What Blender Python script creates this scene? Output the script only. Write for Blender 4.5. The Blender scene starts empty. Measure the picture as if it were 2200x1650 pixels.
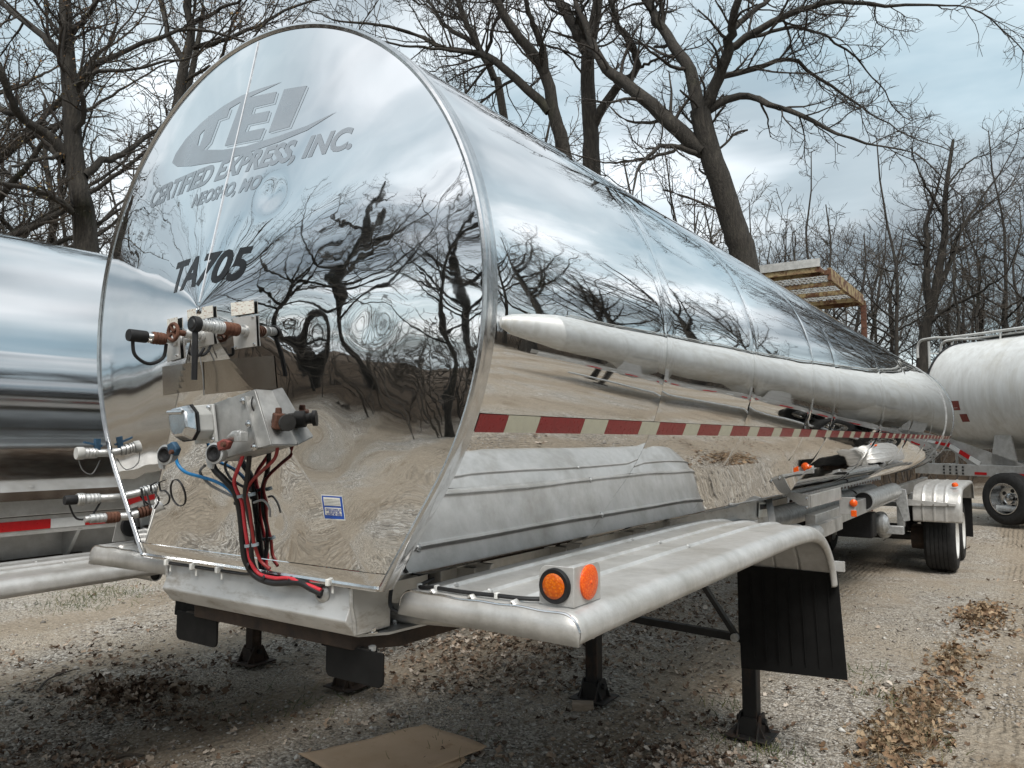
import bpy, bmesh, math, random
import numpy as np
from mathutils import Vector, Matrix
R_ = math.radians
sc = bpy.context.scene
col = sc.collection
random.seed(7)
RNG = np.random.default_rng(11)

# ------------------------------------------------------------------ camera, sky, sun, exposure
CAM = np.array([2.3075, -1.7447, 2.0183]); YAW = R_(-34.122); PITCH = R_(4.173); FPX = 1655.87
cam_data = bpy.data.cameras.new("camera"); cam = bpy.data.objects.new("camera", cam_data); col.objects.link(cam)
cam.location = CAM; cam.rotation_euler = (math.pi / 2 + PITCH, 0, -YAW)
cam_data.sensor_width = 36.0; cam_data.lens = FPX / 2200 * 36.0
cam_data.clip_start = 0.05; cam_data.clip_end = 2000
sc.camera = cam
SUN_DIR = Vector((0.36, -0.44, 0.82)).normalized()       # towards the sun
world = bpy.data.worlds.new("World"); sc.world = world; world.use_nodes = True
def build_world():
    nt = world.node_tree; N = nt.nodes; L = nt.links; N.clear()
    out = N.new("ShaderNodeOutputWorld"); bg = N.new("ShaderNodeBackground"); L.new(bg.outputs[0], out.inputs[0])
    sky = N.new("ShaderNodeTexSky"); sky.sky_type = 'NISHITA'; sky.sun_disc = False
    sky.sun_elevation = math.asin(SUN_DIR.z); sky.sun_rotation = math.atan2(SUN_DIR.x, SUN_DIR.y)
    sky.air_density = 1.4; sky.dust_density = 2.5
    tc = N.new("ShaderNodeTexCoord"); sep = N.new("ShaderNodeSeparateXYZ"); L.new(tc.outputs["Generated"], sep.inputs[0])
    def math_(op, a, b=None):
        m = N.new("ShaderNodeMath"); m.operation = op
        for i, s in enumerate((a, b)):
            if s is None: continue
            if isinstance(s, (int, float)): m.inputs[i].default_value = s
            else: L.new(s, m.inputs[i])
        return m.outputs[0]
    zz = math_('ADD', math_('MAXIMUM', sep.outputs[2], 0.0), 0.22)
    cmb = N.new("ShaderNodeCombineXYZ")
    L.new(math_('DIVIDE', sep.outputs[0], zz), cmb.inputs[0]); L.new(math_('DIVIDE', sep.outputs[1], zz), cmb.inputs[1])
    def noise(scale, detail, rough, off):
        mp = N.new("ShaderNodeMapping"); mp.inputs["Location"].default_value = off; mp.inputs["Scale"].default_value = (scale, scale * 1.5, 1)
        L.new(cmb.outputs[0], mp.inputs[0])
        n = N.new("ShaderNodeTexNoise"); n.inputs["Scale"].default_value = 1; n.inputs["Detail"].default_value = detail
        n.inputs["Roughness"].default_value = rough; n.inputs["Distortion"].default_value = .35
        L.new(mp.outputs[0], n.inputs[0]); return n.outputs[0]
    def ramp(src, stops):
        r = N.new("ShaderNodeValToRGB"); e = r.color_ramp.elements
        while len(e) < len(stops): e.new(.5)
        for q, (p, c) in zip(e, stops): q.position = p; q.color = (*c, 1)
        L.new(src, r.inputs[0]); return r.outputs[0]
    def mix(f, a, b):
        m = N.new("ShaderNodeMix"); m.data_type = 'RGBA'
        if isinstance(f, float): m.inputs[0].default_value = f
        else: L.new(f, m.inputs[0])
        L.new(a, m.inputs[6]); L.new(b, m.inputs[7]); return m.outputs[2]
    thin = ramp(noise(.9, 6, .55, (3.1, 1.7, 0)), [(.34, (1.35, 1.85, 2.1)), (.52, (2.55, 2.95, 3.1)), (.66, (4.7, 4.8, 4.85))])
    dark = ramp(noise(.62, 5, .52, (8.4, 4.2, 0)), [(.36, (.72, .84, .92)), (.5, (1.6, 1.78, 1.88)), (.63, (5.1, 5.15, 5.2))])
    msk = ramp(noise(.5, 4, .5, (1.3, 9.6, 0)), [(.42, (0, 0, 0)), (.58, (1, 1, 1))])
    clouds = mix(msk, thin, dark)
    L.new(mix(.92, sky.outputs[0], clouds), bg.inputs[0]); bg.inputs[1].default_value = 0.146
build_world()
sun_d = bpy.data.lights.new("sun", 'SUN'); sun_d.energy = 1.5; sun_d.angle = R_(24); sun_d.color = (1, .96, .9)
sun = bpy.data.objects.new("sun", sun_d); col.objects.link(sun); sun.rotation_euler = SUN_DIR.to_track_quat('Z', 'Y').to_euler(); sun.location = (8, -10, 20)
sc.render.engine = 'CYCLES'
sc.view_settings.view_transform = 'Standard'; sc.view_settings.look = 'None'; sc.view_settings.exposure = 1.1; sc.view_settings.gamma = 1; sc.view_settings.use_curve_mapping = False
sc.cycles.max_bounces = 10; sc.cycles.glossy_bounces = 6; sc.cycles.diffuse_bounces = 3; sc.cycles.use_denoising = True
sc.cycles.caustics_reflective = False; sc.cycles.caustics_refractive = False

# ------------------------------------------------------------------ surveying helper: a sight line met with a plane of the yard
_f = np.array([math.sin(YAW) * math.cos(PITCH), math.cos(YAW) * math.cos(PITCH), math.sin(PITCH)])
_r = np.array([math.cos(YAW), -math.sin(YAW), 0.0]); _u = np.cross(_r, _f)
def at(a, b, x=None, y=None, z=None, t=None):
    d = _f + _r * (a - 1100) / FPX - _u * (b - 825) / FPX
    if x is not None: t = (x - CAM[0]) / d[0]
    elif y is not None: t = (y - CAM[1]) / d[1]
    elif z is not None: t = (z - CAM[2]) / d[2]
    return CAM + t * d

# ------------------------------------------------------------------ mesh helpers
def V(*a): return np.array(a, float)
def unit(v): v = np.asarray(v, float); return v / (np.linalg.norm(v) + 1e-12)
def frame(d):
    d = unit(d); h = V(0, 0, 1) if abs(d[2]) < .9 else V(1, 0, 0)
    a = unit(np.cross(d, h)); return a, np.cross(a, d), d
def rotm(rx=0, ry=0, rz=0): return np.array(Matrix.Rotation(rz, 3, 'Z') @ Matrix.Rotation(ry, 3, 'Y') @ Matrix.Rotation(rx, 3, 'X'))
class MB:
    def __init__(s): s.v = []; s.f = []
    def add(s, vs, fs):
        o = len(s.v); s.v += [tuple(map(float, p)) for p in vs]; s.f += [tuple(i + o for i in q) for q in fs]; return s
    def box(s, c, size, R=None):
        c = np.asarray(c, float); h = np.asarray(size, float) / 2
        P = [V(sx, sy, sz) * h for sx in (-1, 1) for sy in (-1, 1) for sz in (-1, 1)]
        P = [(R @ p if R is not None else p) + c for p in P]
        return s.add(P, [(0, 1, 3, 2), (4, 6, 7, 5), (0, 4, 5, 1), (2, 3, 7, 6), (0, 2, 6, 4), (1, 5, 7, 3)])
    def beam(s, p0, p1, w, h):
        p0 = np.asarray(p0, float); p1 = np.asarray(p1, float); a, b, d = frame(p1 - p0)
        return s.box((p0 + p1) / 2, (w, h, np.linalg.norm(p1 - p0)), np.stack([a, b, d], 1))
    def tube(s, path, r, n=10, caps=True):
        path = [np.asarray(p, float) for p in path]; k = len(path)
        rs = [r] * k if np.isscalar(r) else list(r)
        a, b, d = frame(path[1] - path[0]); vs = []
        for i in range(k):
            t = unit(path[min(i + 1, k - 1)] - path[max(i - 1, 0)])
            a = unit(a - t * (a @ t)); b = np.cross(t, a)
            vs += [path[i] + rs[i] * (a * math.cos(q) + b * math.sin(q)) for q in [2 * math.pi * j / n for j in range(n)]]
        fs = [(i * n + j, i * n + (j + 1) % n, (i + 1) * n + (j + 1) % n, (i + 1) * n + j) for i in range(k - 1) for j in range(n)]
        if caps: fs += [tuple(range(n))[::-1], tuple((k - 1) * n + j for j in range(n))]
        return s.add(vs, fs)
    def cyl(s, p0, p1, r0, r1=None, n=20): return s.tube([p0, p1], [r0, r0 if r1 is None else r1], n)
    def lathe(s, prof, c, axis, n=28, closed=False):
        a, b, d = frame(axis); c = np.asarray(c, float); k = len(prof)
        vs = [c + d * h + r * (a * math.cos(q) + b * math.sin(q)) for (r, h) in prof for q in [2 * math.pi * j / n for j in range(n)]]
        fs = [(i * n + j, i * n + (j + 1) % n, ((i + 1) % k) * n + (j + 1) % n, ((i + 1) % k) * n + j) for i in range(k if closed else k - 1) for j in range(n)]
        return s.add(vs, fs)
    def torus(s, c, axis, R, r, n=28, m=10): return s.lathe([(R + r * math.cos(2 * math.pi * i / m), r * math.sin(2 * math.pi * i / m)) for i in range(m)], c, axis, n, True)
    def prism(s, poly, vec):
        poly = [np.asarray(p, float) for p in poly]; n = len(poly); vec = np.asarray(vec, float)
        return s.add(poly + [p + vec for p in poly], [tuple(range(n))[::-1], tuple(range(n, 2 * n))] + [(i, (i + 1) % n, n + (i + 1) % n, n + i) for i in range(n)])
    def grid(s, rows):
        m = len(rows[0]); vs = [p for r in rows for p in r]
        return s.add(vs, [(i * m + j, i * m + j + 1, (i + 1) * m + j + 1, (i + 1) * m + j) for i in range(len(rows) - 1) for j in range(m - 1)])
    def build(s, name, mat, parent=None, bevel=0, solid=0, angle=38, fix=True):
        me = bpy.data.meshes.new(name); me.from_pydata(s.v, [], s.f); me.validate(verbose=False)
        if fix:
            b = bmesh.new(); b.from_mesh(me); bmesh.ops.recalc_face_normals(b, faces=b.faces); b.to_mesh(me); b.free()
        me.polygons.foreach_set("use_smooth", [True] * len(me.polygons)); me.set_sharp_from_angle(angle=R_(angle))
        me.materials.append(M[mat] if isinstance(mat, str) else mat)
        o = bpy.data.objects.new(name, me); col.objects.link(o)
        if parent is not None: o.parent = parent; o.matrix_parent_inverse = Matrix.Translation(-wloc(parent))
        if solid:
            m = o.modifiers.new("thickness", 'SOLIDIFY'); m.thickness = solid; m.offset = 0
        if bevel:
            m = o.modifiers.new("edge", 'BEVEL'); m.width = bevel; m.segments = 2; m.limit_method = 'ANGLE'; m.angle_limit = R_(40)
        return o
def wloc(o):
    p = Vector(o.location)
    return p
def empty(name, loc):
    o = bpy.data.objects.new(name, None); col.objects.link(o); o.location = loc; o.empty_display_size = .2; return o
def tag(o, label=None, cat=None, group=None, kind=None):
    for k, v in (("label", label), ("category", cat), ("group", group), ("kind", kind)):
        if v: o[k] = v
    return o
def mesh_np(name, verts, quads, mat, parent=None, tint=None, smooth=True, uvw=None):
    """fast mesh from arrays; faces (N,k); tint = one value per face"""
    me = bpy.data.meshes.new(name); k = quads.shape[1]
    me.vertices.add(len(verts)); me.vertices.foreach_set("co", verts.astype(np.float32).ravel())
    me.loops.add(quads.size); me.loops.foreach_set("vertex_index", quads.astype(np.int32).ravel())
    me.polygons.add(len(quads)); me.polygons.foreach_set("loop_start", np.arange(0, quads.size, k, dtype=np.int32))
    if smooth: me.polygons.foreach_set("use_smooth", np.ones(len(quads), bool))
    if tint is not None:
        a = me.attributes.new("tint", 'FLOAT', 'FACE'); a.data.foreach_set("value", tint.astype(np.float32))
    me.update(); me.materials.append(M[mat])
    o = bpy.data.objects.new(name, me); col.objects.link(o)
    if parent is not None: o.parent = parent; o.matrix_parent_inverse = Matrix.Translation(-wloc(parent))
    return o

# ------------------------------------------------------------------ materials
M = {}
class NT:
    def __init__(s, name):
        m = bpy.data.materials.new(name); m.use_nodes = True; s.m = m; s.nt = m.node_tree; s.N = s.nt.nodes; s.L = s.nt.links
        s.b = s.N["Principled BSDF"]; M[name] = m
        s.tc = s.N.new("ShaderNodeTexCoord")
    def set(s, **k):
        for n, v in k.items():
            i = s.b.inputs[n.replace("_", " ")]
            if hasattr(v, "is_output") or hasattr(v, "links"): s.L.new(v, i)
            else: i.default_value = v if not isinstance(v, tuple) else (*v, 1)
        return s
    def noise(s, scale, detail=4, rough=.55, stretch=(1, 1, 1), dist=0, space="Object", loc=(0, 0, 0)):
        mp = s.N.new("ShaderNodeMapping"); mp.inputs["Scale"].default_value = stretch; mp.inputs["Location"].default_value = loc
        s.L.new(s.tc.outputs[space], mp.inputs[0])
        n = s.N.new("ShaderNodeTexNoise"); n.inputs["Scale"].default_value = scale; n.inputs["Detail"].default_value = detail
        n.inputs["Roughness"].default_value = rough; n.inputs["Distortion"].default_value = dist
        s.L.new(mp.outputs[0], n.inputs[0]); return n.outputs[0]
    def voro(s, scale, out="Distance", stretch=(1, 1, 1), feature='F1'):
        mp = s.N.new("ShaderNodeMapping"); mp.inputs["Scale"].default_value = stretch; s.L.new(s.tc.outputs["Object"], mp.inputs[0])
        n = s.N.new("ShaderNodeTexVoronoi"); n.inputs["Scale"].default_value = scale; n.feature = feature
        s.L.new(mp.outputs[0], n.inputs[0]); return n.outputs[out]
    def ramp(s, src, stops):
        r = s.N.new("ShaderNodeValToRGB"); e = r.color_ramp.elements
        while len(e) < len(stops): e.new(.5)
        for q, (p, c) in zip(e, stops): q.position = p; q.color = (*c, 1) if isinstance(c, tuple) else (c, c, c, 1)
        s.L.new(src, r.inputs[0]); return r.outputs[0]
    def mix(s, f, a, b, mode='MIX'):
        m = s.N.new("ShaderNodeMix"); m.data_type = 'RGBA'; m.blend_type = mode
        for i, q in ((0, f), (6, a), (7, b)):
            if hasattr(q, "links"): s.L.new(q, m.inputs[i])
            elif i == 0: m.inputs[0].default_value = q
            else: m.inputs[i].default_value = (*q, 1)
        return m.outputs[2]
    def math(s, op, a, b=0.0):
        m = s.N.new("ShaderNodeMath"); m.operation = op
        for i, q in enumerate((a, b)):
            if hasattr(q, "links"): s.L.new(q, m.inputs[i])
            else: m.inputs[i].default_value = q
        return m.outputs[0]
    def bump(s, h, dist, strength=1.0, chain=None):
        b = s.N.new("ShaderNodeBump"); b.inputs["Strength"].default_value = strength; b.inputs["Distance"].default_value = dist
        s.L.new(h, b.inputs["Height"])
        if chain is not None: s.L.new(chain, b.inputs["Normal"])
        s.L.new(b.outputs[0], s.b.inputs["Normal"]); return b.outputs[0]
    def attr(s, name):
        a = s.N.new("ShaderNodeAttribute"); a.attribute_name = name; return a.outputs["Fac"]
def simple(name, c, rough, metal=0.0, var=.25, scale=12, bump=0.0, bscale=60, spec=.5):
    m = NT(name); n = m.noise(scale, 5, .6)
    lo = tuple(x * (1 - var) for x in c); hi = tuple(min(1, x * (1 + var)) for x in c)
    m.set(Base_Color=m.ramp(n, [(.3, lo), (.7, hi)]), Metallic=metal, Roughness=m.ramp(m.noise(scale * 2.3, 4), [(.3, max(0, rough - .08)), (.7, min(1, rough + .08))]))
    m.b.inputs["Specular IOR Level"].default_value = spec
    if bump: m.bump(m.noise(bscale, 4), bump)
    return m
def materials():
    # mirror-polished aluminium: long shallow waves in the sheet and a haze of fine scratches
    m = NT("polish")
    m.set(Base_Color=m.ramp(m.noise(1.2, 4), [(.3, (.72, .725, .73)), (.7, (.81, .815, .82))]), Metallic=1.0,
          Roughness=m.math('ADD', m.ramp(m.noise(5, 5, .6), [(.35, .010), (.75, .04)]), m.ramp(m.noise(7, 6, .7, (1, 2.2, .12)), [(.56, 0.0), (.78, .09)])))
    h = m.bump(m.noise(1.1, 2, .4, (1, .55, 1.4)), .010); m.bump(m.noise(9, 2, .5, (1, .35, 1)), .00022, chain=h)
    m = NT("polish_head")
    m.set(Base_Color=m.ramp(m.noise(2, 4), [(.3, (.70, .705, .71)), (.7, (.79, .795, .80))]), Metallic=1.0,
          Roughness=m.math('ADD', m.ramp(m.noise(7, 5, .6), [(.35, .006), (.8, .035)]), m.ramp(m.noise(9, 6, .7, (1, 1, .10)), [(.58, 0.0), (.80, .07)])))
    h = m.bump(m.noise(2.3, 2, .45), .006); m.bump(m.noise(14, 2, .5), .00012, chain=h)
    m = NT("polish_neighbour")
    m.set(Base_Color=m.ramp(m.noise(1.2, 4), [(.3, (.62, .62, .62)), (.7, (.72, .72, .725))]), Metallic=1.0,
          Roughness=m.ramp(m.noise(4, 5, .6, (1, .1, 1)), [(.3, .05), (.75, .13)]))
    m.bump(m.noise(1.3, 2, .4, (1, .2, 1.6)), .006)
    # dull, weathered sheet aluminium
    m = NT("alu")
    m.set(Base_Color=m.ramp(m.noise(9, 6, .65), [(.3, (.47, .465, .45)), (.7, (.62, .615, .60))]), Metallic=.4,
          Roughness=m.ramp(m.noise(22, 5, .6), [(.3, .28), (.7, .48)]))
    m.L.new(m.mix(1.0, m.b.inputs['Base Color'].links[0].from_socket, m.ramp(m.noise(2.6, 7, .72), [(.46, (1, 1, 1)), (.72, (.66, .64, .60))]), 'MULTIPLY'), m.b.inputs['Base Color'])
    m.bump(m.noise(160, 3), .0006)
    m = NT("alu_guard")
    spk = m.ramp(m.noise(150, 2, .5), [(.63, (1, 1, 1)), (.70, (.6, .56, .5))])
    m.set(Base_Color=m.mix(1.0, m.ramp(m.noise(5, 6, .65), [(.3, (.47, .455, .425)), (.7, (.62, .605, .57))]), spk, 'MULTIPLY'), Metallic=.4,
          Roughness=m.ramp(m.noise(22, 5, .6), [(.3, .34), (.7, .5)]))
    m.bump(m.noise(7, 3), .006)
    m = NT("alu_bumper")
    grime = m.ramp(m.noise(6, 6, .7, (1, 1, 3)), [(.52, (1, 1, 1)), (.72, (.55, .5, .44))])
    m.set(Base_Color=m.mix(1.0, m.ramp(m.noise(6, 5), [(.3, (.50, .50, .49)), (.7, (.64, .64, .63))]), grime, 'MULTIPLY'), Metallic=.6,
          Roughness=m.ramp(m.noise(20, 4), [(.3, .36), (.7, .5)]))
    simple("weld", (.55, .55, .54), .42, .8, .2, 60, .004, 90)
    simple("bright", (.62, .62, .62), .18, 1.0, .1, 30)
    simple("galv", (.46, .47, .47), .5, .55, .3, 18, .001)
    simple("bracket_alu", (.36, .36, .35), .42, .5, .25, 14, .0006, 90)
    simple("cast", (.50, .50, .49), .45, .7, .25, 40, .0012, 120)
    simple("rubber", (.012, .012, .013), .6, 0, .3, 30, .0006, 150, .35)
    m = simple("flap", (.008, .008, .008), .7, 0, .3, 8, 0, 60, .2)
    simple("tyre", (.022, .022, .022), .78, 0, .35, 14, .0015, 90, .3)
    simple("black_steel", (.02, .019, .018), .55, .1, .4, 10, .001, 50)
    m = NT("leg_steel")
    rust = m.ramp(m.noise(7, 6, .7, (1, 1, .35)), [(.50, (.018, .017, .016)), (.68, (.075, .042, .026))])
    m.set(Base_Color=rust, Roughness=.62, Metallic=.15); m.bump(m.noise(60, 4), .0012)
    m = NT("rust")
    m.set(Base_Color=m.ramp(m.noise(16, 6, .7), [(.3, (.045, .02, .013)), (.55, (.12, .05, .03)), (.75, (.2, .1, .06))]), Roughness=.85); m.bump(m.noise(70, 5), .002)
    m = NT("rusty_plate")
    m.set(Base_Color=m.ramp(m.noise(9, 6, .7), [(.3, (.018, .014, .012)), (.6, (.055, .035, .024)), (.8, (.13, .09, .07))]), Roughness=.8); m.bump(m.noise(50, 5), .002)
    m = NT("rusty_yellow")
    m.set(Base_Color=m.ramp(m.noise(3.5, 6, .72), [(.34, (.46, .38, .20)), (.46, (.36, .27, .14)), (.54, (.15, .07, .035)), (.8, (.06, .03, .02))]), Roughness=.75)
    simple("grating", (.55, .55, .53), .5, .3, .2, 9)
    simple("hose_red", (.55, .035, .05), .42, 0, .15, 20)
    simple("hose_dark_red", (.26, .02, .02), .45, 0, .2, 20)
    simple("hose_blue", (.01, .20, .48), .4, 0, .12, 20)
    simple("hose_black", (.012, .012, .013), .48, 0, .3, 25)
    simple("hose_grey", (.2, .2, .2), .5, 0, .2, 25)
    simple("clip", (.72, .72, .69), .5, 0, .1, 30)
    simple("band", (.30, .36, .40), .5, 0, .1, 30)
    simple("glad_blue", (.03, .08, .14), .6, .1, .4, 60, .001)
    simple("glad_red", (.20, .05, .04), .7, .1, .4, 60, .001)
    simple("white_paint", (.52, .52, .50), .42, 0, .2, 9)
    simple("sign_white", (.66, .65, .60), .6, 0, .1, 40)
    m = NT("placard")
    scr = m.ramp(m.noise(95, 3, .6, (1, 1, 2.2)), [(.56, (.70, .69, .63)), (.62, (.42, .30, .24))])
    m.set(Base_Color=scr, Roughness=.55)
    simple("sticker_blue", (.015, .075, .36), .35, 0, .1, 20)
    simple("ink_and_hole_dark", (.012, .012, .012), .5, 0, .1, 20)  # black for print, also for the painted dark of openings
    simple("ink_blue", (.02, .05, .25), .5, 0, .1, 20)
    simple("etched", (.46, .465, .475), .30, 1.0, .08, 3)
    simple("etched_edge", (.62, .63, .64), .25, 1.0, .05, 3)
    simple("vinyl_black", (.008, .008, .009), .35, 0, .1, 20)
    m = NT("patch")
    m.set(Base_Color=m.ramp(m.noise(4, 5, .6, (1, 1, .5)), [(.3, (.26, .22, .19)), (.55, (.40, .37, .33)), (.75, (.50, .46, .40))]), Metallic=.95, Roughness=.22)
    simple("tape_red", (.26, .006, .010), .32, 0, .12, 40)
    simple("tape_white", (.58, .56, .44), .34, 0, .06, 40)
    simple("tape_bright", (.74, .75, .74), .34, 0, .05, 40)
    simple("tape_bright_red", (.50, .008, .012), .34, 0, .08, 40)
    m = NT("lens"); m.set(Base_Color=m.ramp(m.voro(130), [(.1, (.95, .24, .01)), (.6, (.70, .12, .005))]), Roughness=.12)
    m.b.inputs["Transmission Weight"].default_value = .25; m.b.inputs["Subsurface Weight"].default_value = .0
    m.bump(m.voro(130), .0008)
    m = NT("reflector"); m.set(Base_Color=m.ramp(m.voro(180), [(.1, (1, .20, .02)), (.6, (.80, .09, .01))]), Roughness=.12); m.bump(m.voro(180), .0006)
    simple("rim_white", (.70, .70, .68), .35, .2, .1, 10)
    m = NT("white_tank")       # oxidised white-grey tank with run-down streaks
    st = m.ramp(m.noise(7, 5, .65, (1, 1, .06)), [(.35, (.56, .56, .54)), (.62, (.68, .69, .68))])
    st2 = m.ramp(m.noise(1.4, 5, .7, (1, 1, .35)), [(.54, (1, 1, 1)), (.78, (.82, .78, .71))])
    m.set(Base_Color=m.mix(1.0, st, st2, 'MULTIPLY'), Metallic=.15, Roughness=.45)
    m = NT("bark")
    n = m.noise(6, 6, .65, (3, 3, .6)); w = m.noise(26, 4, .6, (1.6, 1.6, .45))
    c = m.ramp(n, [(.3, (.018, .0155, .013)), (.55, (.044, .038, .031)), (.78, (.088, .078, .062))])
    g = m.ramp(m.noise(1.6, 5), [(.58, (1, 1, 1)), (.75, (.80, .95, .62))])
    m.set(Base_Color=m.mix(1.0, c, g, 'MULTIPLY'), Roughness=.92); m.bump(w, .03)
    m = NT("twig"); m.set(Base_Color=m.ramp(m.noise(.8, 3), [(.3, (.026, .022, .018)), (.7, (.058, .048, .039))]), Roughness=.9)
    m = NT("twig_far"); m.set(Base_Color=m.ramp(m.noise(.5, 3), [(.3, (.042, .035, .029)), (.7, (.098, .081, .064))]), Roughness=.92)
    m = NT("bud"); m.set(Base_Color=m.ramp(m.attr("tint"), [(.0, (.10, .05, .02)), (.5, (.20, .11, .04)), (1, (.16, .14, .05))]), Roughness=.8)
    m = NT("leaf"); m.set(Base_Color=m.ramp(m.attr("tint"), [(.0, (.045, .026, .016)), (.35, (.15, .095, .06)), (.7, (.34, .26, .19)), (1, (.55, .48, .41))]), Roughness=.8)
    m = NT("leaf_pile"); m.set(Base_Color=m.ramp(m.attr("tint"), [(.0, (.085, .045, .022)), (.5, (.22, .135, .075)), (1, (.38, .28, .175))]), Roughness=.8)
    m = NT("stone"); m.set(Base_Color=m.ramp(m.attr("tint"), [(.0, (.10, .095, .09)), (.3, (.22, .195, .165)), (.6, (.34, .31, .275)), (.85, (.46, .44, .40)), (1, (.64, .63, .60))]), Roughness=.85)
    m = NT("weed"); m.set(Base_Color=m.ramp(m.attr("tint"), [(.0, (.035, .06, .015)), (.6, (.08, .11, .03)), (1, (.22, .20, .08))]), Roughness=.7)
    m = NT("straw"); m.set(Base_Color=m.ramp(m.attr("tint"), [(.0, (.12, .08, .04)), (1, (.36, .28, .17))]), Roughness=.8)
    m = NT("cardboard")
    c = m.ramp(m.noise(3, 5, .6), [(.3, (.47, .33, .21)), (.7, (.57, .41, .28))]); d = m.ramp(m.noise(9, 6, .7), [(.6, (1, 1, 1)), (.75, (.72, .66, .6))])
    m.set(Base_Color=m.mix(1.0, c, d, 'MULTIPLY'), Roughness=.85); m.bump(m.noise(2.4, 3), .02)
    m = NT("wood"); m.set(Base_Color=m.ramp(m.noise(14, 5, .6, (.3, 3, 3)), [(.3, (.20, .15, .11)), (.7, (.36, .29, .22))]), Roughness=.85)
    # gravel yard: crushed stone, brown dirt wheel tracks, leaf-stained patches
    m = NT("ground")
    cell = m.voro(46, "Color"); celld = m.voro(46); cell2 = m.voro(105, "Color")
    bw = m.N.new("ShaderNodeSeparateColor"); m.L.new(cell, bw.inputs[0]); bw2 = m.N.new("ShaderNodeSeparateColor"); m.L.new(cell2, bw2.inputs[0])
    grav = m.ramp(bw.outputs[0], [(.0, (.12, .108, .095)), (.4, (.335, .30, .255)), (.75, (.49, .45, .39)), (1, (.70, .67, .62))])
    grav2 = m.ramp(bw2.outputs[0], [(.0, (.16, .14, .115)), (.5, (.38, .33, .265)), (1, (.62, .56, .475))])
    gmix = m.mix(m.ramp(m.noise(.8, 4), [(.42, 0.0), (.58, 1.0)]), grav, grav2)
    dirt = m.ramp(m.noise(34, 7, .75), [(.3, (.14, .112, .083)), (.5, (.275, .228, .172)), (.72, (.45, .385, .30))])
    sep = m.N.new("ShaderNodeSeparateXYZ"); m.L.new(m.tc.outputs["Object"], sep.inputs[0])
    # wheel tracks run along the parked rows
    wob = m.math('ADD', sep.outputs[0], m.math('MULTIPLY', m.noise(.35, 2), 1.3))
    tr = m.math('PINGPONG', m.math('ADD', wob, 1.75), 1.15)
    trk = m.ramp(m.math('ADD', m.math('MULTIPLY', tr, .55), m.math('MULTIPLY', m.noise(3.2, 5, .7), .55)), [(.42, 1.0), (.60, 0.0)])
    pat = m.ramp(m.noise(.55, 5, .65, loc=(4, 2, 0)), [(.52, 0.0), (.64, 1.0)])
    both = m.math('MAXIMUM', trk, m.math('MULTIPLY', pat, .8))
    both = m.math('MULTIPLY', both, .86)
    c = m.mix(both, gmix, dirt)
    stain = m.ramp(m.noise(1.3, 6, .7, loc=(7, 1, 0)), [(.55, (1, 1, 1)), (.75, (.62, .55, .47))])
    # leaf mould under the trees round the yard
    dx = m.math('MULTIPLY', m.math('SUBTRACT', sep.outputs[0], 2.0), .95); dy = m.math('SUBTRACT', sep.outputs[1], 7.0)
    dist = m.math('SQRT', m.math('ADD', m.math('MULTIPLY', dx, dx), m.math('MULTIPLY', dy, dy)))
    wood = m.ramp(m.math('ADD', m.math('MULTIPLY', dist, .02), m.math('MULTIPLY', m.noise(.5, 5, .7), .14)), [(.46, 0.0), (.52, 1.0)])
    mould = m.ramp(m.noise(9, 7, .75), [(.3, (.03, .022, .016)), (.55, (.075, .055, .038)), (.75, (.15, .11, .075))])
    c = m.mix(wood, m.mix(1.0, c, stain, 'MULTIPLY'), mould)
    m.set(Base_Color=c, Roughness=.95); m.b.inputs["Specular IOR Level"].default_value = .15
    hh = m.math('MULTIPLY', m.math('SUBTRACT', 1.0, celld), m.math('SUBTRACT', 1.0, both))
    wv = m.N.new('ShaderNodeTexWave'); wv.inputs['Scale'].default_value = 4.2; wv.inputs['Distortion'].default_value = 5.0; wv.inputs['Detail'].default_value = 3; wv.inputs['Detail Scale'].default_value = 1.4; m.L.new(m.tc.outputs['Object'], wv.inputs[0])
    b0 = m.bump(m.math('MULTIPLY', wv.outputs['Fac'], m.math('MULTIPLY', trk, m.ramp(m.noise(.7, 4, .6, loc=(2, 5, 0)), [(.42, .1), (.62, 1.0)]))), .022)
    b1 = m.bump(hh, .022, chain=b0); m.bump(m.noise(48, 6, .75), .012, chain=b1)
    m = NT("track_dirt"); m.set(Base_Color=(.2, .16, .12), Roughness=.95)
materials()
# ------------------------------------------------------------------ ground
def sstep(a, b, x): t = np.clip((x - a) / (b - a), 0, 1); return t * t * (3 - 2 * t)
def gh(x, y):
    """height of the yard: level under the trailers, rising gently beyond the rear"""
    x = np.asarray(x, float); y = np.asarray(y, float)
    h = .38 * sstep(12.6, 17.5, y) * sstep(-1.5, 2.2, x) + .012 * np.sin(x * 1.3 + .4) * np.sin(y * .9 + 1.1) + .006 * np.sin(x * 3.1 + y * 2.3)
    d = np.sqrt(((x - 2) * .95) ** 2 + (y - 7) ** 2); h = h + 1.5 * sstep(19.5, 31, d) + .25 * sstep(19, 28, d) * np.sin(x * .5) * np.sin(y * .6 + 1)
    return h - .012
def build_ground():
    s = np.linspace(-1, 1, 221); c = np.sign(s) * (np.abs(s) ** 2.6) * 190 + 0
    xs = c + 0.5; ys = c + 4.0
    X, Y = np.meshgrid(xs, ys); Z = gh(X, Y)
    n = len(s); idx = np.arange(n * n).reshape(n, n)
    q = np.stack([idx[:-1, :-1], idx[:-1, 1:], idx[1:, 1:], idx[1:, :-1]], -1).reshape(-1, 4)
    g = mesh_np("ground", np.stack([X, Y, Z], -1).reshape(-1, 3), q, "ground"); tag(g, "gravel yard with dirt wheel tracks and leaf litter", "ground", kind="structure")
build_ground()

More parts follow.
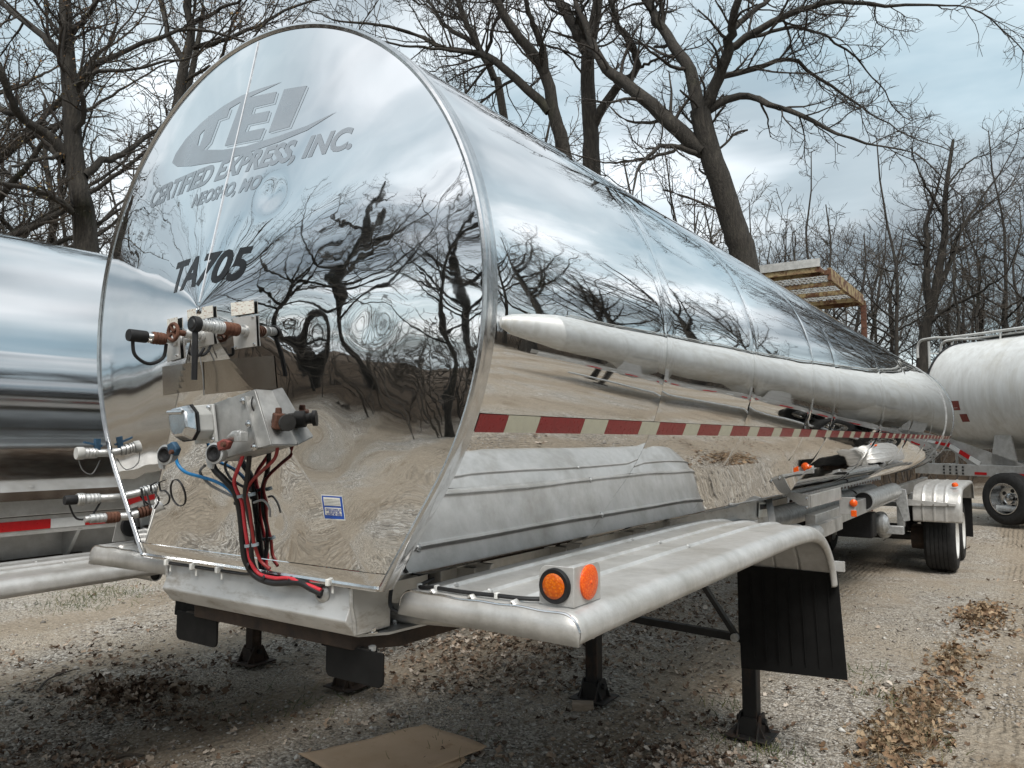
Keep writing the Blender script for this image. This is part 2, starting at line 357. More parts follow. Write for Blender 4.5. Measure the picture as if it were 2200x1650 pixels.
# ------------------------------------------------------------------ the polished tank
RT, ZC, WB, ZH, APEX = 1.0382, 2.4596, .6468, 1.5658, .218
TAN = R_(-34.3)                                              # where the straight skirt leaves the round barrel
LT = 15.1
def profile_r(th, w=WB, zh=ZH):
    """radius of the front head's outline in direction th seen from the tank axis"""
    c, s = math.cos(th), math.sin(th); dz = zh - ZC
    if s >= math.sin(TAN): return RT
    ax, az = RT * math.cos(TAN), RT * math.sin(TAN); bx_, bz_ = w, dz
    r_bottom = dz / s
    if abs(c) < 1e-9: return r_bottom
    cc = abs(c)                                              # straight flank from (ax,az) to (bx,bz)
    den = cc * (bz_ - az) - s * (bx_ - ax)
    r_side = (ax * (bz_ - az) - az * (bx_ - ax)) / den
    return min(r_bottom, r_side)
DENTS = []
def head_y(x, z):
    dx, dz = x, z - ZC; r = math.hypot(dx, dz); ro = profile_r(math.atan2(dz, dx))
    y = -APEX * (1 - min(r / ro, 1.0))
    for (cx, cz, a, s) in DENTS: y += a * math.exp(-((x - cx) ** 2 + (z - cz) ** 2) / (2 * s * s))
    e = min(1, max(0, (1 - r / ro) * 8))
    y += e * (.0011 * math.sin(5.1 * x + 2.2 * z + .7) * math.sin(6.3 * z - 1.9 * x) + .0007 * math.sin(13 * x + 3) * math.sin(11 * z + 1))
    return y
def at_head(u, v):
    y = -.1
    for _ in range(6): p = at(u, v, y=y); y = head_y(p[0], p[2])
    return at(u, v, y=y)
for (u, v, a, s) in [(620, 432, .0070, .036), (806, 700, .0024, .050), (690, 710, .0016, .055), (745, 870, .0022, .09), (690, 960, .0035, .07), (610, 1110, -.006, .06), (500, 1090, -.005, .05), (590, 1110, .007, .035)]:
    p = at(u, v, y=-.05); DENTS.append((p[0], p[2], a, s))

trailer = empty("tanker_trailer", (0, 6, 0))
tag(trailer, "mirror-polished tanker trailer with lettered round front head in the middle", "tanker trailer")

def build_head():
    ths = sorted(set([2 * math.pi * i / 300 - math.pi / 2 for i in range(300)] + [math.atan2(ZH - ZC, WB), math.pi - math.atan2(ZH - ZC, WB)]))
    nr = 84; m = MB(); n = len(ths)
    ro = [profile_r(t) for t in ths]
    vs = [(0, -APEX, ZC)]
    for i in range(1, nr + 1):
        k = i / nr
        for t, r in zip(ths, ro):
            x, z = r * k * math.cos(t), ZC + r * k * math.sin(t)
            vs.append((x, head_y(x * .9999, ZC + (z - ZC) * .9999), z))
    fs = [(0, 1 + j, 1 + (j + 1) % n) for j in range(n)]
    fs += [(1 + i * n + j, 1 + (i + 1) * n + j, 1 + (i + 1) * n + (j + 1) % n, 1 + i * n + (j + 1) % n) for i in range(nr - 1) for j in range(n)]
    m.add(vs, fs); head = m.build("front_head", "polish_head", trailer, angle=60)
    # rolled rim band round the head
    out = [(r * math.cos(t), ZC + r * math.sin(t)) for t, r in zip(ths, ro)]
    b = MB(); rows = []
    for (off, y) in [(-.012, -.004), (-.002, -.010), (.006, -.006), (.008, .008), (.004, .020), (.007, .032), (.007, .046), (-.002, .052)]:
        row = []
        for (x, z), r in zip(out, ro):
            k = 1 + off / r; row.append((x * k, y, ZC + (z - ZC) * k))
        row.append(row[0]); rows.append(row)
    b.grid(rows); b.build("rim_band", "bright", trailer, angle=50)
    # folded lip along the straight bottom edge
    fw = lambda z: WB + (RT * math.cos(TAN) - WB) * (z - ZH) / (ZC + RT * math.sin(TAN) - ZH) - .012
    l = MB(); l.grid([[(fw(z) * k, head_y(fw(z) * k, max(z, ZH + .001)) - d, z) for k in np.linspace(-1, 1, 60)] for (d, z) in [(.0002, ZH + .050), (.003, ZH + .048), (.003, ZH + .006), (.004, ZH - .008)]])
    l.build("bottom_lip", "polish_head", trailer)
    # centre weld seam from apex to the top of the rim
    sm = MB(); pts = [(.004, head_y(.004, ZC + k) - .0015, ZC + k) for k in np.linspace(.02, RT - .02, 40)]
    sm.tube(pts, .0032, 6); sm.build("weld_seam", "bright", trailer)
    return head
head = build_head()

def ring_panel(par, x0, ya, yb, R, t0, t1, mat, name="shell_panel", nt=96, ny=14, step=.0, zc=ZC):
    """one rolled shell sheet; its ends turn in slightly at the weld"""
    m = MB(); rows = []
    for i in range(ny + 1):
        k = i / ny; y = ya + (yb - ya) * k
        e = min(k, 1 - k) * (yb - ya)
        dr = step - .0013 * math.exp(-(e / .022) ** 2) - .0004 * math.exp(-(e / .10) ** 2)
        rows.append([(x0 + (R + dr) * math.cos(t), y, zc + (R + dr) * math.sin(t)) for t in [t0 + (t1 - t0) * j / nt for j in range(nt + 1)]])
    m.grid(rows); return m.build(name, mat, par, angle=60, fix=False)
def panel_rows(ya, yb): return max(8, int((yb - ya) / .06))
SEAMS = [.05, 1.3, 2.52, 3.9, 4.66, 6.9, 9.2, 11.5, 13.6, LT]
for a, b in zip(SEAMS[:-1], SEAMS[1:]):
    front = b <= 4.7
    t0, t1 = (TAN, math.pi - TAN) if front else (-math.pi / 2, 1.5 * math.pi)
    ring_panel(trailer, 0, a + .001, b - .001, RT, t0, t1, "polish", nt=110 if front else 140, ny=30)
    if front:                                                # straight skirt sheets below the barrel, each side
        for s in (1, -1):
            m = MB(); ax, az = RT * math.cos(TAN), ZC + RT * math.sin(TAN); rows = []
            for i in range(13):
                k = i / 12; kk = k + .02 * math.sin(k * math.pi)
                rows.append([(s * (ax + (WB - ax) * k - .006 * math.sin(k * math.pi)), y, az + (ZH + .016 - az) * k) for y in np.linspace(a + .001, b - .001, 40)])
            rows.append([(s * (WB - .03), y, ZH + .012) for y in np.linspace(a + .001, b - .001, 40)])
            m.grid(rows); m.build("skirt_panel", "polish", trailer, angle=50, fix=False)
def build_rear():
    m = MB(); m.lathe([(RT - .002, 0), (RT * .97, .10), (RT * .8, .2), (RT * .5, .28), (.01, .31)], (0, LT, ZC), (0, 1, 0), 64); m.build("rear_head", "polish", trailer)
    m = MB(); m.lathe([(RT - .004, 0), (RT + .012, 0), (RT + .012, .05), (RT - .004, .05)], (0, 13.58, ZC), (0, 1, 0), 80); m.build("ring_stiffener", "galv", trailer)
    m = MB(); m.lathe([(RT - .004, 0), (RT + .012, 0), (RT + .012, .05), (RT - .004, .05)], (0, LT - .05, ZC), (0, 1, 0), 80); m.build("ring_stiffener", "bright", trailer)
    # end plate closing the skirt
    m = MB(); ax, az = RT * math.cos(TAN), ZC + RT * math.sin(TAN)
    m.prism([(-ax + .02, 4.60, az), (-WB + .01, 4.60, ZH), (WB - .01, 4.60, ZH), (ax - .02, 4.60, az)], (0, .01, 0)); m.build("skirt_end_plate", "galv", trailer)
build_rear()

# reflective tape, one block after another along the flank
def tape_on_barrel(par, x0, side, y_start, y_end, z_lo, z_hi, mats, lens=(.292, .188), first=0, R=RT):
    y = y_start; i = first
    t0, t1 = math.asin((z_lo - ZC) / R), math.asin((z_hi - ZC) / R)
    while y < y_end:
        e = min(y + lens[i % 2], y_end); m = MB(); ys_ = max(y, .055) if x0 == 0 else y
        m.grid([[(x0 + side * (R + .0035) * math.cos(t), yy, ZC + (R + .0035) * math.sin(t)) for t in np.linspace(t0, t1, 5)] for yy in np.linspace(ys_ + .0005, e - .0005, 4)])
        m.build("tape_block", mats[i % 2], par, fix=False); y = e; i += 1
tape_on_barrel(trailer, 0, 1, -.095, 15.0, 2.043, 2.096, ("tape_red", "tape_white"), (.300, .184))

# ------------------------------------------------------------------ front bumper, coupler plate, subframe
def build_front_frame():
    prof = [(.020, 1.600), (.020, 1.505), (-.004, 1.452), (.000, 1.444), (.040, 1.398), (.20, 1.398), (.20, 1.600)]
    m = MB(); m.prism([(-.50, y, z) for y, z in prof], (1.0, 0, 0)); bump = m.build("front_bumper", "alu_bumper", trailer, bevel=.004)
    for s in (-1, 1):
        w = MB(); w.tube([(s * .502, .017, z) for z in np.linspace(1.595, 1.50, 9)] + [(s * .502, .030, 1.45), (s * .502, .036, 1.405)], [.006 + .0015 * (i % 2) for i in range(11)], 8); w.build("weld_bead", "weld", bump)
    m = MB(); m.box((0, .34, 1.49), (.86, .27, .19)); m.build("coupler_box", "alu_bumper", trailer, bevel=.004)
    m = MB(); m.prism([(-.47, .08, 1.392), (.47, .08, 1.392), (.53, .16, 1.392), (.60, .80, 1.392), (-.60, .80, 1.392), (-.53, .16, 1.392)], (0, 0, -.008)); m.build("coupler_flange", "alu", trailer)
    m = MB(); m.prism([(.60, .12, 1.391), (.62, .11, 1.40), (.64, .13, 1.372), (.66, .82, 1.372), (.64, .82, 1.40)], (0, .001, -.004)); 
    m = MB(); m.prism([(-.43, .09, 1.383), (.43, .09, 1.383), (.53, .22, 1.383), (.58, 1.6, 1.383), (-.58, 1.6, 1.383), (-.53, .22, 1.383)], (0, 0, -.05)); m.build("coupler_plate", "rusty_plate", trailer, bevel=.006)
    m = MB(); m.lathe([(.045, 0), (.045, -.05), (.036, -.055), (.036, -.10), (.045, -.105), (.045, -.12), (.001, -.12)], (0, .75, 1.335), (0, 0, 1), 20); m.build("kingpin", "black_steel", trailer)
    for (u, v) in [(800, 1357), (849, 1338)]:
        p = at(u, v, z=1.397); b = MB(); b.lathe([(.018, -.004), (.018, 0), (.011, .001), (.011, .012), (.001, .013)], p, (0, 0, 1), 6); b.build("bolt", "bright", trailer)
        b = MB(); b.lathe([(.001, -.09), (.009, -.09), (.009, -.062), (.013, -.06), (.013, -.045)], p, (0, 0, 1), 6); b.build("nut", "galv", trailer)
    # small rubber flaps hanging under the coupler
    for s in (-1, 1):
        c = V(s * .43, .10, 1.285); b = MB(); w, h, r = .13, .055, .022
        pts = [c + V(-w, 0, h), c + V(w, 0, h)]
        pts += [c + V(w - r + r * math.cos(a), 0, -h + r - r * math.sin(a)) for a in np.linspace(0, math.pi / 2, 5)]
        pts += [c + V(-w + r - r * math.sin(a), 0, -h + r - r * math.cos(a)) for a in np.linspace(0, math.pi / 2, 5)]
        b.prism(pts, (0, .01, 0)); b.build("rubber_flap", "flap", trailer, bevel=.002)
        b = MB(); b.box((s * .40, .112, 1.338), (.2, .02, .012)); b.build("flap_hanger", "black_steel", trailer)
    # main subframe rails and cross members under the skirt
    for s in (-1, 1):
        b = MB(); b.box((s * .44, 2.2, 1.45), (.06, 3.4, .22)); b.build("frame_rail", "alu", trailer, bevel=.004)
        b = MB(); b.box((s * .46, 3.62, 1.44), (.10, 2.1, .24)); b.build("subframe_box", "alu_bumper", trailer, bevel=.004)
        b = MB(); b.beam((s * .52, 4.55, 1.56), (s * .70, 4.05, 1.30), .05, .02); b.build("strut", "alu", trailer)
    for y in (.62, 1.3, 2.0):
        b = MB(); b.box((0, y, 1.47), (1.1, .05, .14)); b.build("cross_member", "alu", trailer)
        for s in (-1, 1):
            b = MB(); b.prism([(s * .47, y - .01, 1.56), (s * .62, y - .01, 1.56), (s * .58, y - .01, 1.47), (s * .47, y - .01, 1.40)], (0, .02, 0)); b.build("gusset", "alu", trailer)
    b = MB(); q = [at(1630, 1080, x=.52), at(1660, 1078, x=.52), at(1658, 1108, x=.52), at(1629, 1112, x=.52)]; b.prism(q, (.004, 0, 0)); b.build("data_plate", "sign_white", trailer)
    b = MB(); q = [at(1633, 1084, x=.526), at(1656, 1082, x=.526), at(1655, 1092, x=.526), at(1633, 1095, x=.526)]; b.prism(q, (.002, 0, 0)); b.build("data_plate_print", "ink_and_hole_dark", trailer)
build_front_frame()

# ------------------------------------------------------------------ front fenders
FPATH = [(.12, 1.545), (.35, 1.548), (.7, 1.550), (1.2, 1.552), (1.7, 1.554), (2.15, 1.555), (2.45, 1.553), (2.72, 1.543), (2.92, 1.520), (3.09, 1.468), (3.22, 1.390), (3.31, 1.300), (3.36, 1.220), (3.385, 1.150)]
def smooth_path(pts, n):
    pts = np.array(pts, float); k = np.arange(len(pts)); q = np.linspace(0, len(pts) - 1, n); out = []
    for x in q:
        i = min(int(x), len(pts) - 2); f = x - i; p0 = pts[max(i - 1, 0)]; p1 = pts[i]; p2 = pts[i + 1]; p3 = pts[min(i + 2, len(pts) - 1)]
        out.append(.5 * ((2 * p1) + (-p0 + p2) * f + (2 * p0 - 5 * p1 + 4 * p2 - p3) * f * f + (-p0 + 3 * p1 - 3 * p2 + p3) * f ** 3))
    return np.array(out)
def fender_profile():
    out = [(.650, -.018), (.652, 0)]
    for x in np.linspace(.66, 1.208, 200):
        h = 0
        for rx in (.74, .89, 1.04): h += .012 * math.exp(-((x - rx) / .0055) ** 2)
        out.append((x, h))
    for a in np.linspace(84, -10, 14): out.append((1.212 + .056 * math.cos(R_(a)), -.056 + .056 * math.sin(R_(a))))
    out += [(1.262, -.076), (1.252, -.083), (1.240, -.085)]
    return out
def build_fender(side, par, x0=0.0, y0=0.0, z0=0.0, mat="alu", lip=True, path=FPATH):
    P = smooth_path(path, 60); prof = fender_profile(); m = MB(); rows = []
    for i in range(len(P)):
        t = unit(P[min(i + 1, len(P) - 1)] - P[max(i - 1, 0)]); n = V(-t[1], t[0])
        if n[1] < 0 and n[0] < 0: n = -n
        rows.append([(x0 + side * x, y0 + P[i][0] + n[0] * h, z0 + P[i][1] + n[1] * h ) for x, h in prof])
    m.grid(rows); f = m.build("fender", mat, par, solid=.004, angle=50)
    if lip:                                                  # folded front lip, edges a little chewed
        b = MB(); xs = np.linspace(.615, 1.267, 80); top = []; bot = []
        for x in xs:
            zt = z0 + 1.544 + .0025 * math.sin(x * 31) * math.sin(x * 13)
            if x < .665: zt -= .05 * (1 - math.sqrt(max(0, 1 - ((.665 - x) / .05) ** 2)))
            if x > 1.212: zt -= .056 * (1 - math.sqrt(max(0, 1 - ((x - 1.212) / .0565) ** 2)))
            top.append((x0 + side * x, y0 + .118, zt)); bot.append((x0 + side * x, y0 + .112, z0 + 1.470 - .014 * (x - .6)))
        b.grid([top, bot]); b.build("fender_lip", mat, f, solid=.005)
        b = MB(); b.tube([p for p in top], .004, 6); b.build("lip_edge", "bright", f)
    return f
def rivets_on(f, side, spots, x0=0, y0=0, z0=0):
    P = smooth_path(FPATH, 60)
    for (x, y) in spots:
        z = np.interp(y, P[:, 0], P[:, 1]); m = MB(); m.lathe([(.001, .010), (.006, .009), (.010, .004), (.013, .003), (.013, -.002)], (x0 + side * x, y0 + y, z0 + z + .006), (0, 0, 1), 12); m.build("rivet", "cast", f)
fr = build_fender(1, trailer); rivets_on(fr, 1, [(.74, .24), (.89, .22), (.74, 1.55), (.89, 1.52), (1.04, 1.48)])
fl = build_fender(-1, trailer); rivets_on(fl, -1, [(.85, .22), (1.0, .22)])
for s in (-1, 1):
    for y in (.28, 1.5, 2.5):
        b = MB(); b.cyl((s * .40, y, 1.42), (s * 1.22, y, 1.475 if y < .5 else 1.50), .032, .032, 16); b.build("fender_bracket_tube", "alu", trailer)
    b = MB(); b.prism([(s * .645, 3.345, 1.20), (s * 1.265, 3.365, 1.20), (s * 1.31, 3.33, .575), (s * .655, 3.36, .535)], (0, .012, 0)); fp = b.build("mud_flap", "flap", trailer, bevel=.002)
    for k in range(7):
        x = .73 + k * .08; b = MB(); b.beam((s * x, 3.343, 1.15), (s * (x + .02), 3.338, .62), .006, .005); b.build("flap_rib", "flap", fp)
    b = MB(); b.box((s * .96, 3.40, 1.24), (.68, .03, .06)); b.build("flap_bracket", "alu", trailer)
    b = MB(); b.box((s * .62, 3.30, 1.30), (.03, .05, .16)); b.build("flap_hanger", "rust", trailer)
def build_lamp_box():
    x0, x1, y0, y1, z0, z1 = 1.108, 1.222, .165, .325, 1.551, 1.662
    m = MB(); pts = []
    r = .028
    for a in np.linspace(0, 90, 6): pts.append((x0 + r - r * math.cos(R_(a)), y0, z1 - r + r * math.sin(R_(a))))
    pts += [(x1, y0, z1), (x1, y0, z0), (x0, y0, z0)]
    m.prism(pts, (0, .004, 0))
    side = [(x1 - .004, y0 + .003, z1), (x1 - .004, y0 + .003, z0)] + [(x1 - .004, y1, z0)] + [(x1 - .004, y1 - r + r * math.cos(R_(a)), z1 - r + r * math.sin(R_(a))) for a in np.linspace(0, 90, 6)]
    m.prism(side, (.004, 0, 0)); bx_ = m.build("marker_lamp_box", "alu", fr, bevel=.0015)
    c = V((x0 + x1) / 2 - .002, y0, (z0 + z1) / 2)
    m = MB(); m.lathe([(.034, -.004), (.036, .012), (.047, .014), (.050, .008), (.050, -.001)], c, (0, -1, 0), 36); m.build("grommet", "rubber", fr)
    m = MB(); m.lathe([(.036, .006), (.036, .013), (.030, .017), (.015, .0185), (.001, .019)], c, (0, -1, 0), 36); m.build("amber_lens", "lens", fr)
    c2 = V(x1, (y0 + y1) / 2 + .005, (z0 + z1) / 2 + .004)
    m = MB(); m.lathe([(.050, 0), (.050, .006), (.044, .009), (.02, .010), (.005, .010), (.004, .013), (.001, .013)], c2, (1, 0, 0), 36); m.build("amber_reflector", "reflector", fr)
    # left-hand lamp on its bracket
    m = MB(); lc = V(-1.17, .24, 1.62); m.prism([(-1.168, .16, 1.56), (-1.168, .33, 1.56), (-1.168, .31, 1.66), (-1.168, .27, 1.69), (-1.168, .22, 1.69), (-1.168, .18, 1.66)], (.004, 0, 0)); m.build("marker_lamp_bracket", "alu", fl)
    m = MB(); m.lathe([(.001, -.004), (.044, -.004), (.048, .01), (.048, .024), (.001, .028)], lc + V(.004, 0, .005), (1, 0, 0), 28); m.build("grommet", "rubber", fl)
    m = MB(); m.lathe([(.048, 0), (.046, .012), (.03, .018), (.001, .02)], lc + V(-.001, 0, .005), (-1, 0, 0), 28); m.build("amber_lens", "reflector", fl)
    # lamp wiring
    m = MB(); w = [at(843, 1250, x=.56), at(838, 1298, x=.57), at(855, 1315, x=.60), at(882, 1315, x=.62)]; m.tube(smooth_path(w, 14), .0065, 8); m.build("lamp_wire", "hose_black", trailer)
    pts = [(.60, .30, 1.55), (.66, .16, 1.553), (.74, .15, 1.558), (.85, .145, 1.558), (.97, .15, 1.560), (1.06, .16, 1.560), (1.115, .18, 1.562)]
    m = MB(); m.tube(smooth_path(pts, 24), .0065, 8); m.build("lamp_wire", "hose_black", fr)
    for q in (1, 2, 4):
        p = V(*pts[q]); m = MB(); m.box(p, (.011, .018, .018)); m.build("wire_clip", "clip", fr, bevel=.002)
    pts = [(-1.16, .26, 1.62), (-1.12, .25, 1.575), (-1.05, .20, 1.566), (-.95, .17, 1.566), (-.70, .16, 1.566)]
    m = MB(); m.tube(smooth_path(pts, 16), .005, 6); m.build("lamp_wire", "hose_black", fl)
build_lamp_box()

# ------------------------------------------------------------------ landing gear
def landing_leg(par, x, y, ztop, mat="leg_steel"):
    leg = MB(); leg.box((x, y, (ztop + .62) / 2), (.125, .125, ztop - .62)); L = leg.build("landing_leg", mat, par, bevel=.008)
    m = MB(); m.box((x, y, .37), (.10, .10, .56)); m.build("inner_leg", mat, L, bevel=.006)
    m = MB(); g = float(gh(x, y)) + .03
    m.prism([(x - .15, y - .14, g), (x + .15, y - .14, g), (x + .15, y + .14, g), (x - .15, y + .14, g)], (0, 0, .012)); m.build("foot_plate", mat, L, bevel=.003)
    for s in (-1, 1):
        m = MB(); m.prism([(x + s * .062, y - .12, g + .012), (x + s * .062, y + .12, g + .012), (x + s * .062, y + .045, g + .15), (x + s * .062, y - .045, g + .15)], (s * .012, 0, 0)); m.build("foot_gusset", mat, L)
        m = MB(); m.prism([(x - .11, y + s * .062, g + .012), (x + .11, y + s * .062, g + .012), (x + .05, y + s * .062, g + .13), (x - .05, y + s * .062, g + .13)], (0, s * .012, 0)); m.build("foot_gusset", mat, L)
    m = MB(); m.cyl((x - .10, y, g + .10), (x + .10, y, g + .10), .022, .022, 12); m.build("foot_pin", "black_steel", L)
    return L
for s in (-1, 1):
    landing_leg(trailer, s * .612, 3.70, 1.42)
m = MB(); m.beam((-.56, 3.63, .70), (.56, 3.63, .66), .055, .05); m.build("cross_brace", "black_steel", trailer, bevel=.004)
m = MB(); m.beam((.55, 3.62, .66), (.18, 3.62, 1.18), .05, .03); m.build("diagonal_brace", "black_steel", trailer)
m = MB(); m.beam((-.56, 3.62, .70), (-.30, 3.62, 1.1), .05, .03); m.build("diagonal_brace", "black_steel", trailer)
m = MB(); m.cyl((.54, 3.58, .665), (.54, 3.61, .665), .028, .028, 14); m.build("brace_bolt", "cast", trailer)
m = MB(); m.box((-.30, 3.598, .695), (.10, .004, .026)); m.build("brace_label", "sign_white", trailer)
m = MB(); m.box((0, 3.72, 1.28), (1.3, .10, .10)); m.build("leg_cross_member", "alu", trailer)
for s in (-1, 1):
    m = MB(); m.box((s * .56, 3.70, 1.36), (.16, .30, .18)); m.build("leg_mount", "alu", trailer, bevel=.004)
# ------------------------------------------------------------------ lettering on the head
def text_geo(s, shear=0.0, weight=0.0, space=1.0):
    c = bpy.data.curves.new("lettering_source", 'FONT'); c.body = s; c.shear = shear; c.offset = weight; c.space_character = space; c.resolution_u = 4
    o = bpy.data.objects.new("lettering_source", c); col.objects.link(o); dg = bpy.context.evaluated_depsgraph_get(); dg.update()
    me = o.evaluated_get(dg).to_mesh(); v = np.array([p.co[:2] for p in me.vertices]); f = [tuple(p.vertices) for p in me.polygons]
    o.evaluated_get(dg).to_mesh_clear(); bpy.data.objects.remove(o); bpy.data.curves.remove(c); return v, f
def conform(name, v2, faces, mat, parent, surf, lift, cut=.04):
    """flat shape in (x,z) cut into a grid and laid on the surface y = surf(x,z)"""
    b = bmesh.new(); vs = [b.verts.new((x, 0, z)) for x, z in v2]
    for f in faces:
        try: b.faces.new([vs[i] for i in f])
        except ValueError: pass
    lo = v2.min(0); hi = v2.max(0)
    for ax, nrm in ((0, (1, 0, 0)), (1, (0, 0, 1))):
        x = lo[ax] + cut
        while x < hi[ax]:
            bmesh.ops.bisect_plane(b, geom=b.verts[:] + b.edges[:] + b.faces[:], plane_co=(x, 0, 0) if ax == 0 else (0, 0, x), plane_no=nrm); x += cut
    for p in b.verts: p.co.y = surf(p.co.x, p.co.z) - lift
    bmesh.ops.recalc_face_normals(b, faces=b.faces)
    if sum(f.normal.y for f in b.faces) > 0: bmesh.ops.reverse_faces(b, faces=b.faces)
    me = bpy.data.meshes.new(name); b.to_mesh(me); b.free(); me.materials.append(M[mat])
    o = bpy.data.objects.new(name, me); col.objects.link(o); o.parent = parent; o.matrix_parent_inverse = Matrix.Translation(-wloc(parent)); return o
def letters(name, s, xa, xb, zb, h, mat, parent, shear=.3, weight=.02, surf=head_y, lift=.0010, cut=.04, space=1.0):
    v, f = text_geo(s, shear, weight, space); lo = v.min(0); hi = v.max(0)
    v = (v - (lo[0], 0)) * ((xb - xa) / (hi[0] - lo[0]), h / .72) + (xa, zb)
    return conform(name, v, f, mat, parent, surf, lift, cut)
pa, pb = at_head(376, 622), at_head(545, 600)
letters("unit_number", "TA705", at_head(372, 626)[0], at_head(536, 600)[0], (pa[2] + pb[2]) / 2, .108, "vinyl_black", trailer, .32, .035)
zcn = at_head(690, 330)[2]
letters("company_name", "CERTIFIED EXPRESS, INC.", at_head(322, 445)[0], at_head(756, 312)[0], zcn, .072, "etched", trailer, .36, .042)
letters("town_name", "NEOSHO, MO", at_head(415, 425)[0], at_head(562, 390)[0], zcn - .078, .048, "etched", trailer, .36, .042)
def logo():
    def poly(name, px, mat, lift):
        pts = np.array([at_head(u, v)[[0, 2]] for u, v in px]); conform(name, pts, [tuple(range(len(pts)))], mat, trailer, head_y, lift, .03)
    E = [(520, 213), (595, 197), (588, 221), (546, 231), (541, 246), (580, 238), (573, 260), (534, 268), (527, 284), (569, 275), (559, 299), (483, 314)]
    I = [(611, 192), (660, 184), (622, 273), (577, 285)]
    T = [(448, 250), (495, 232), (488, 252), (470, 258), (452, 306), (436, 324), (426, 322), (436, 296)]
    for nm, sh in (("logo_letter", T), ("logo_letter", E), ("logo_letter", I)):
        poly("logo_letter_shadow", [(u + 4, v + 3) for u, v in sh], "etched_edge", .0008); poly(nm, sh, "etched", .0014)
    sw = [(606, 176), (560, 190), (520, 205), (480, 228), (435, 262), (400, 298), (378, 330), (370, 350), (380, 358), (410, 357), (470, 348), (530, 330), (600, 305), (660, 280), (724, 240),
          (660, 270), (600, 292), (530, 314), (480, 322), (440, 322), (425, 312), (430, 290), (455, 262), (490, 236), (530, 212), (570, 193)]
    poly("logo_swoosh", sw, "etched", .0011)
logo()
def scrawl():
    """hand-written number in black marker, low on the left"""
    m = MB()
    def stroke(px):
        pts = [at_head(u, v) - V(0, .002, 0) for u, v in px]; m.tube(smooth_path(pts, max(8, len(px) * 5)), .0022, 5)
    stroke([(304, 1049), (307, 1068), (311, 1088)]); stroke([(314, 1056), (319, 1074), (324, 1092)])
    stroke([(336, 1036), (330, 1039), (324, 1043)]); stroke([(324, 1043), (325, 1057), (332, 1058), (340, 1069), (340, 1080), (332, 1093)])
    stroke([(354, 1032), (348, 1034), (342, 1037)]); stroke([(342, 1037), (345, 1054), (355, 1055), (364, 1066), (362, 1080), (352, 1087)])
    stroke([(372, 1032), (367, 1046), (369, 1066), (378, 1082), (390, 1087), (398, 1079), (398, 1062), (391, 1042), (381, 1031), (372, 1032)])
    m.build("marker_scrawl", "ink_and_hole_dark", trailer)
scrawl()
# ------------------------------------------------------------------ fittings on the head
def on_head(u, v, off=0.0): p = at_head(u, v); return p + V(0, -off, 0)
def plate_px(name, px, mat, thick=.004, off=.001, parent=None, bevel=0):
    pts = [on_head(u, v, off) for u, v in px]; m = MB(); m.prism(pts, (0, -thick, 0)); return m.build(name, mat, parent or trailer, bevel=bevel)
def layer_px(name, px, mat, lift, parent=None):
    pts = np.array([at_head(u, v)[[0, 2]] for u, v in px]); return conform(name, pts, [tuple(range(len(pts)))], mat, parent or trailer, head_y, lift, .02)
def plate_at(name, px, mat, y, thick, parent=None, bevel=0):
    pts = [at(u, v, y=y) for u, v in px]; m = MB(); m.prism(pts, (0, thick, 0)); return m.build(name, mat, parent or trailer, bevel=bevel)
plate_px("placard", [(365, 687), (386, 682), (387, 704), (366, 711)], "placard", .003, .008)
plate_px("placard", [(408, 667), (462, 657), (463, 682), (409, 692)], "placard", .003, .008)
plate_px("placard", [(502, 652), (550, 646), (551, 673), (503, 680)], "placard", .003, .008)
pl1 = plate_px("backing_plate", [(363, 712), (388, 705), (392, 770), (366, 778)], "alu", .006, .006)
pl2 = plate_px("backing_plate", [(415, 698), (460, 690), (464, 740), (418, 748)], "alu", .006, .006)
pl3 = plate_px("backing_plate", [(505, 684), (553, 678), (556, 744), (510, 751)], "alu", .006, .006)
for (u, v, pp) in [(507, 688, pl3), (550, 682, pl3), (553, 740, pl3), (513, 747, pl3), (367, 716, pl1), (387, 764, pl1)]:
    m = MB(); m.lathe([(.001, .006), (.004, .005), (.005, 0)], on_head(u, v, .011), (0, -1, 0), 8); m.build("screw", "bright", pp)
layer_px("rating_strip", [(350, 788), (438, 778), (440, 838), (352, 850)], "patch", .003)
layer_px("rating_strip", [(440, 778), (590, 764), (596, 834), (442, 848)], "patch", .003)
def pipe_fitting(name, u, v, segs, dirn=(0, -1, 0), start=None):
    """stub pipe standing out of the head: segments (radius, length, material, part name)"""
    p = on_head(u, v, .0) if start is None else np.asarray(start, float); d = unit(dirn); par = None
    for (r, ln, mat, nm) in segs:
        pf = [(.001, 0), (r * .94, 0), (r, .004)]
        if nm in ("coupling", "collar", "coupling_ring", "adapter", "valve_body"):               # turned grooves and a raised bead
            for k in (.25, .5, .75): pf += [(r, ln * k - .004), (r * .86, ln * k - .003), (r * .86, ln * k + .001), (r * 1.05, ln * k + .002), (r, ln * k + .005)]
        pf += [(r, ln - .004), (r * .94, ln), (.001, ln)]
        m = MB(); m.lathe(pf, p, d, 20); o = m.build(nm, mat, trailer if par is None else par, angle=25)
        par = par or o; p = p + d * ln
    return par, p
f1, e1 = pipe_fitting("l", 383, 732, [(.022, .022, "cast", "pipe_flange"), (.012, .03, "cast", "pipe_neck"), (.021, .048, "rust", "coupling"), (.018, .018, "bright", "collar"), (.021, .062, "rubber", "rubber_cap")])
m = MB(); c0 = e1 + V(0, .045, -.015); m.tube(smooth_path([c0 + V(0, -.03, 0), c0 + V(0, -.02, -.05), c0 + V(0, .03, -.075), c0 + V(0, .08, -.05), c0 + V(0, .09, 0)], 20), .006, 8); m.build("cap_strap", "rubber", f1)
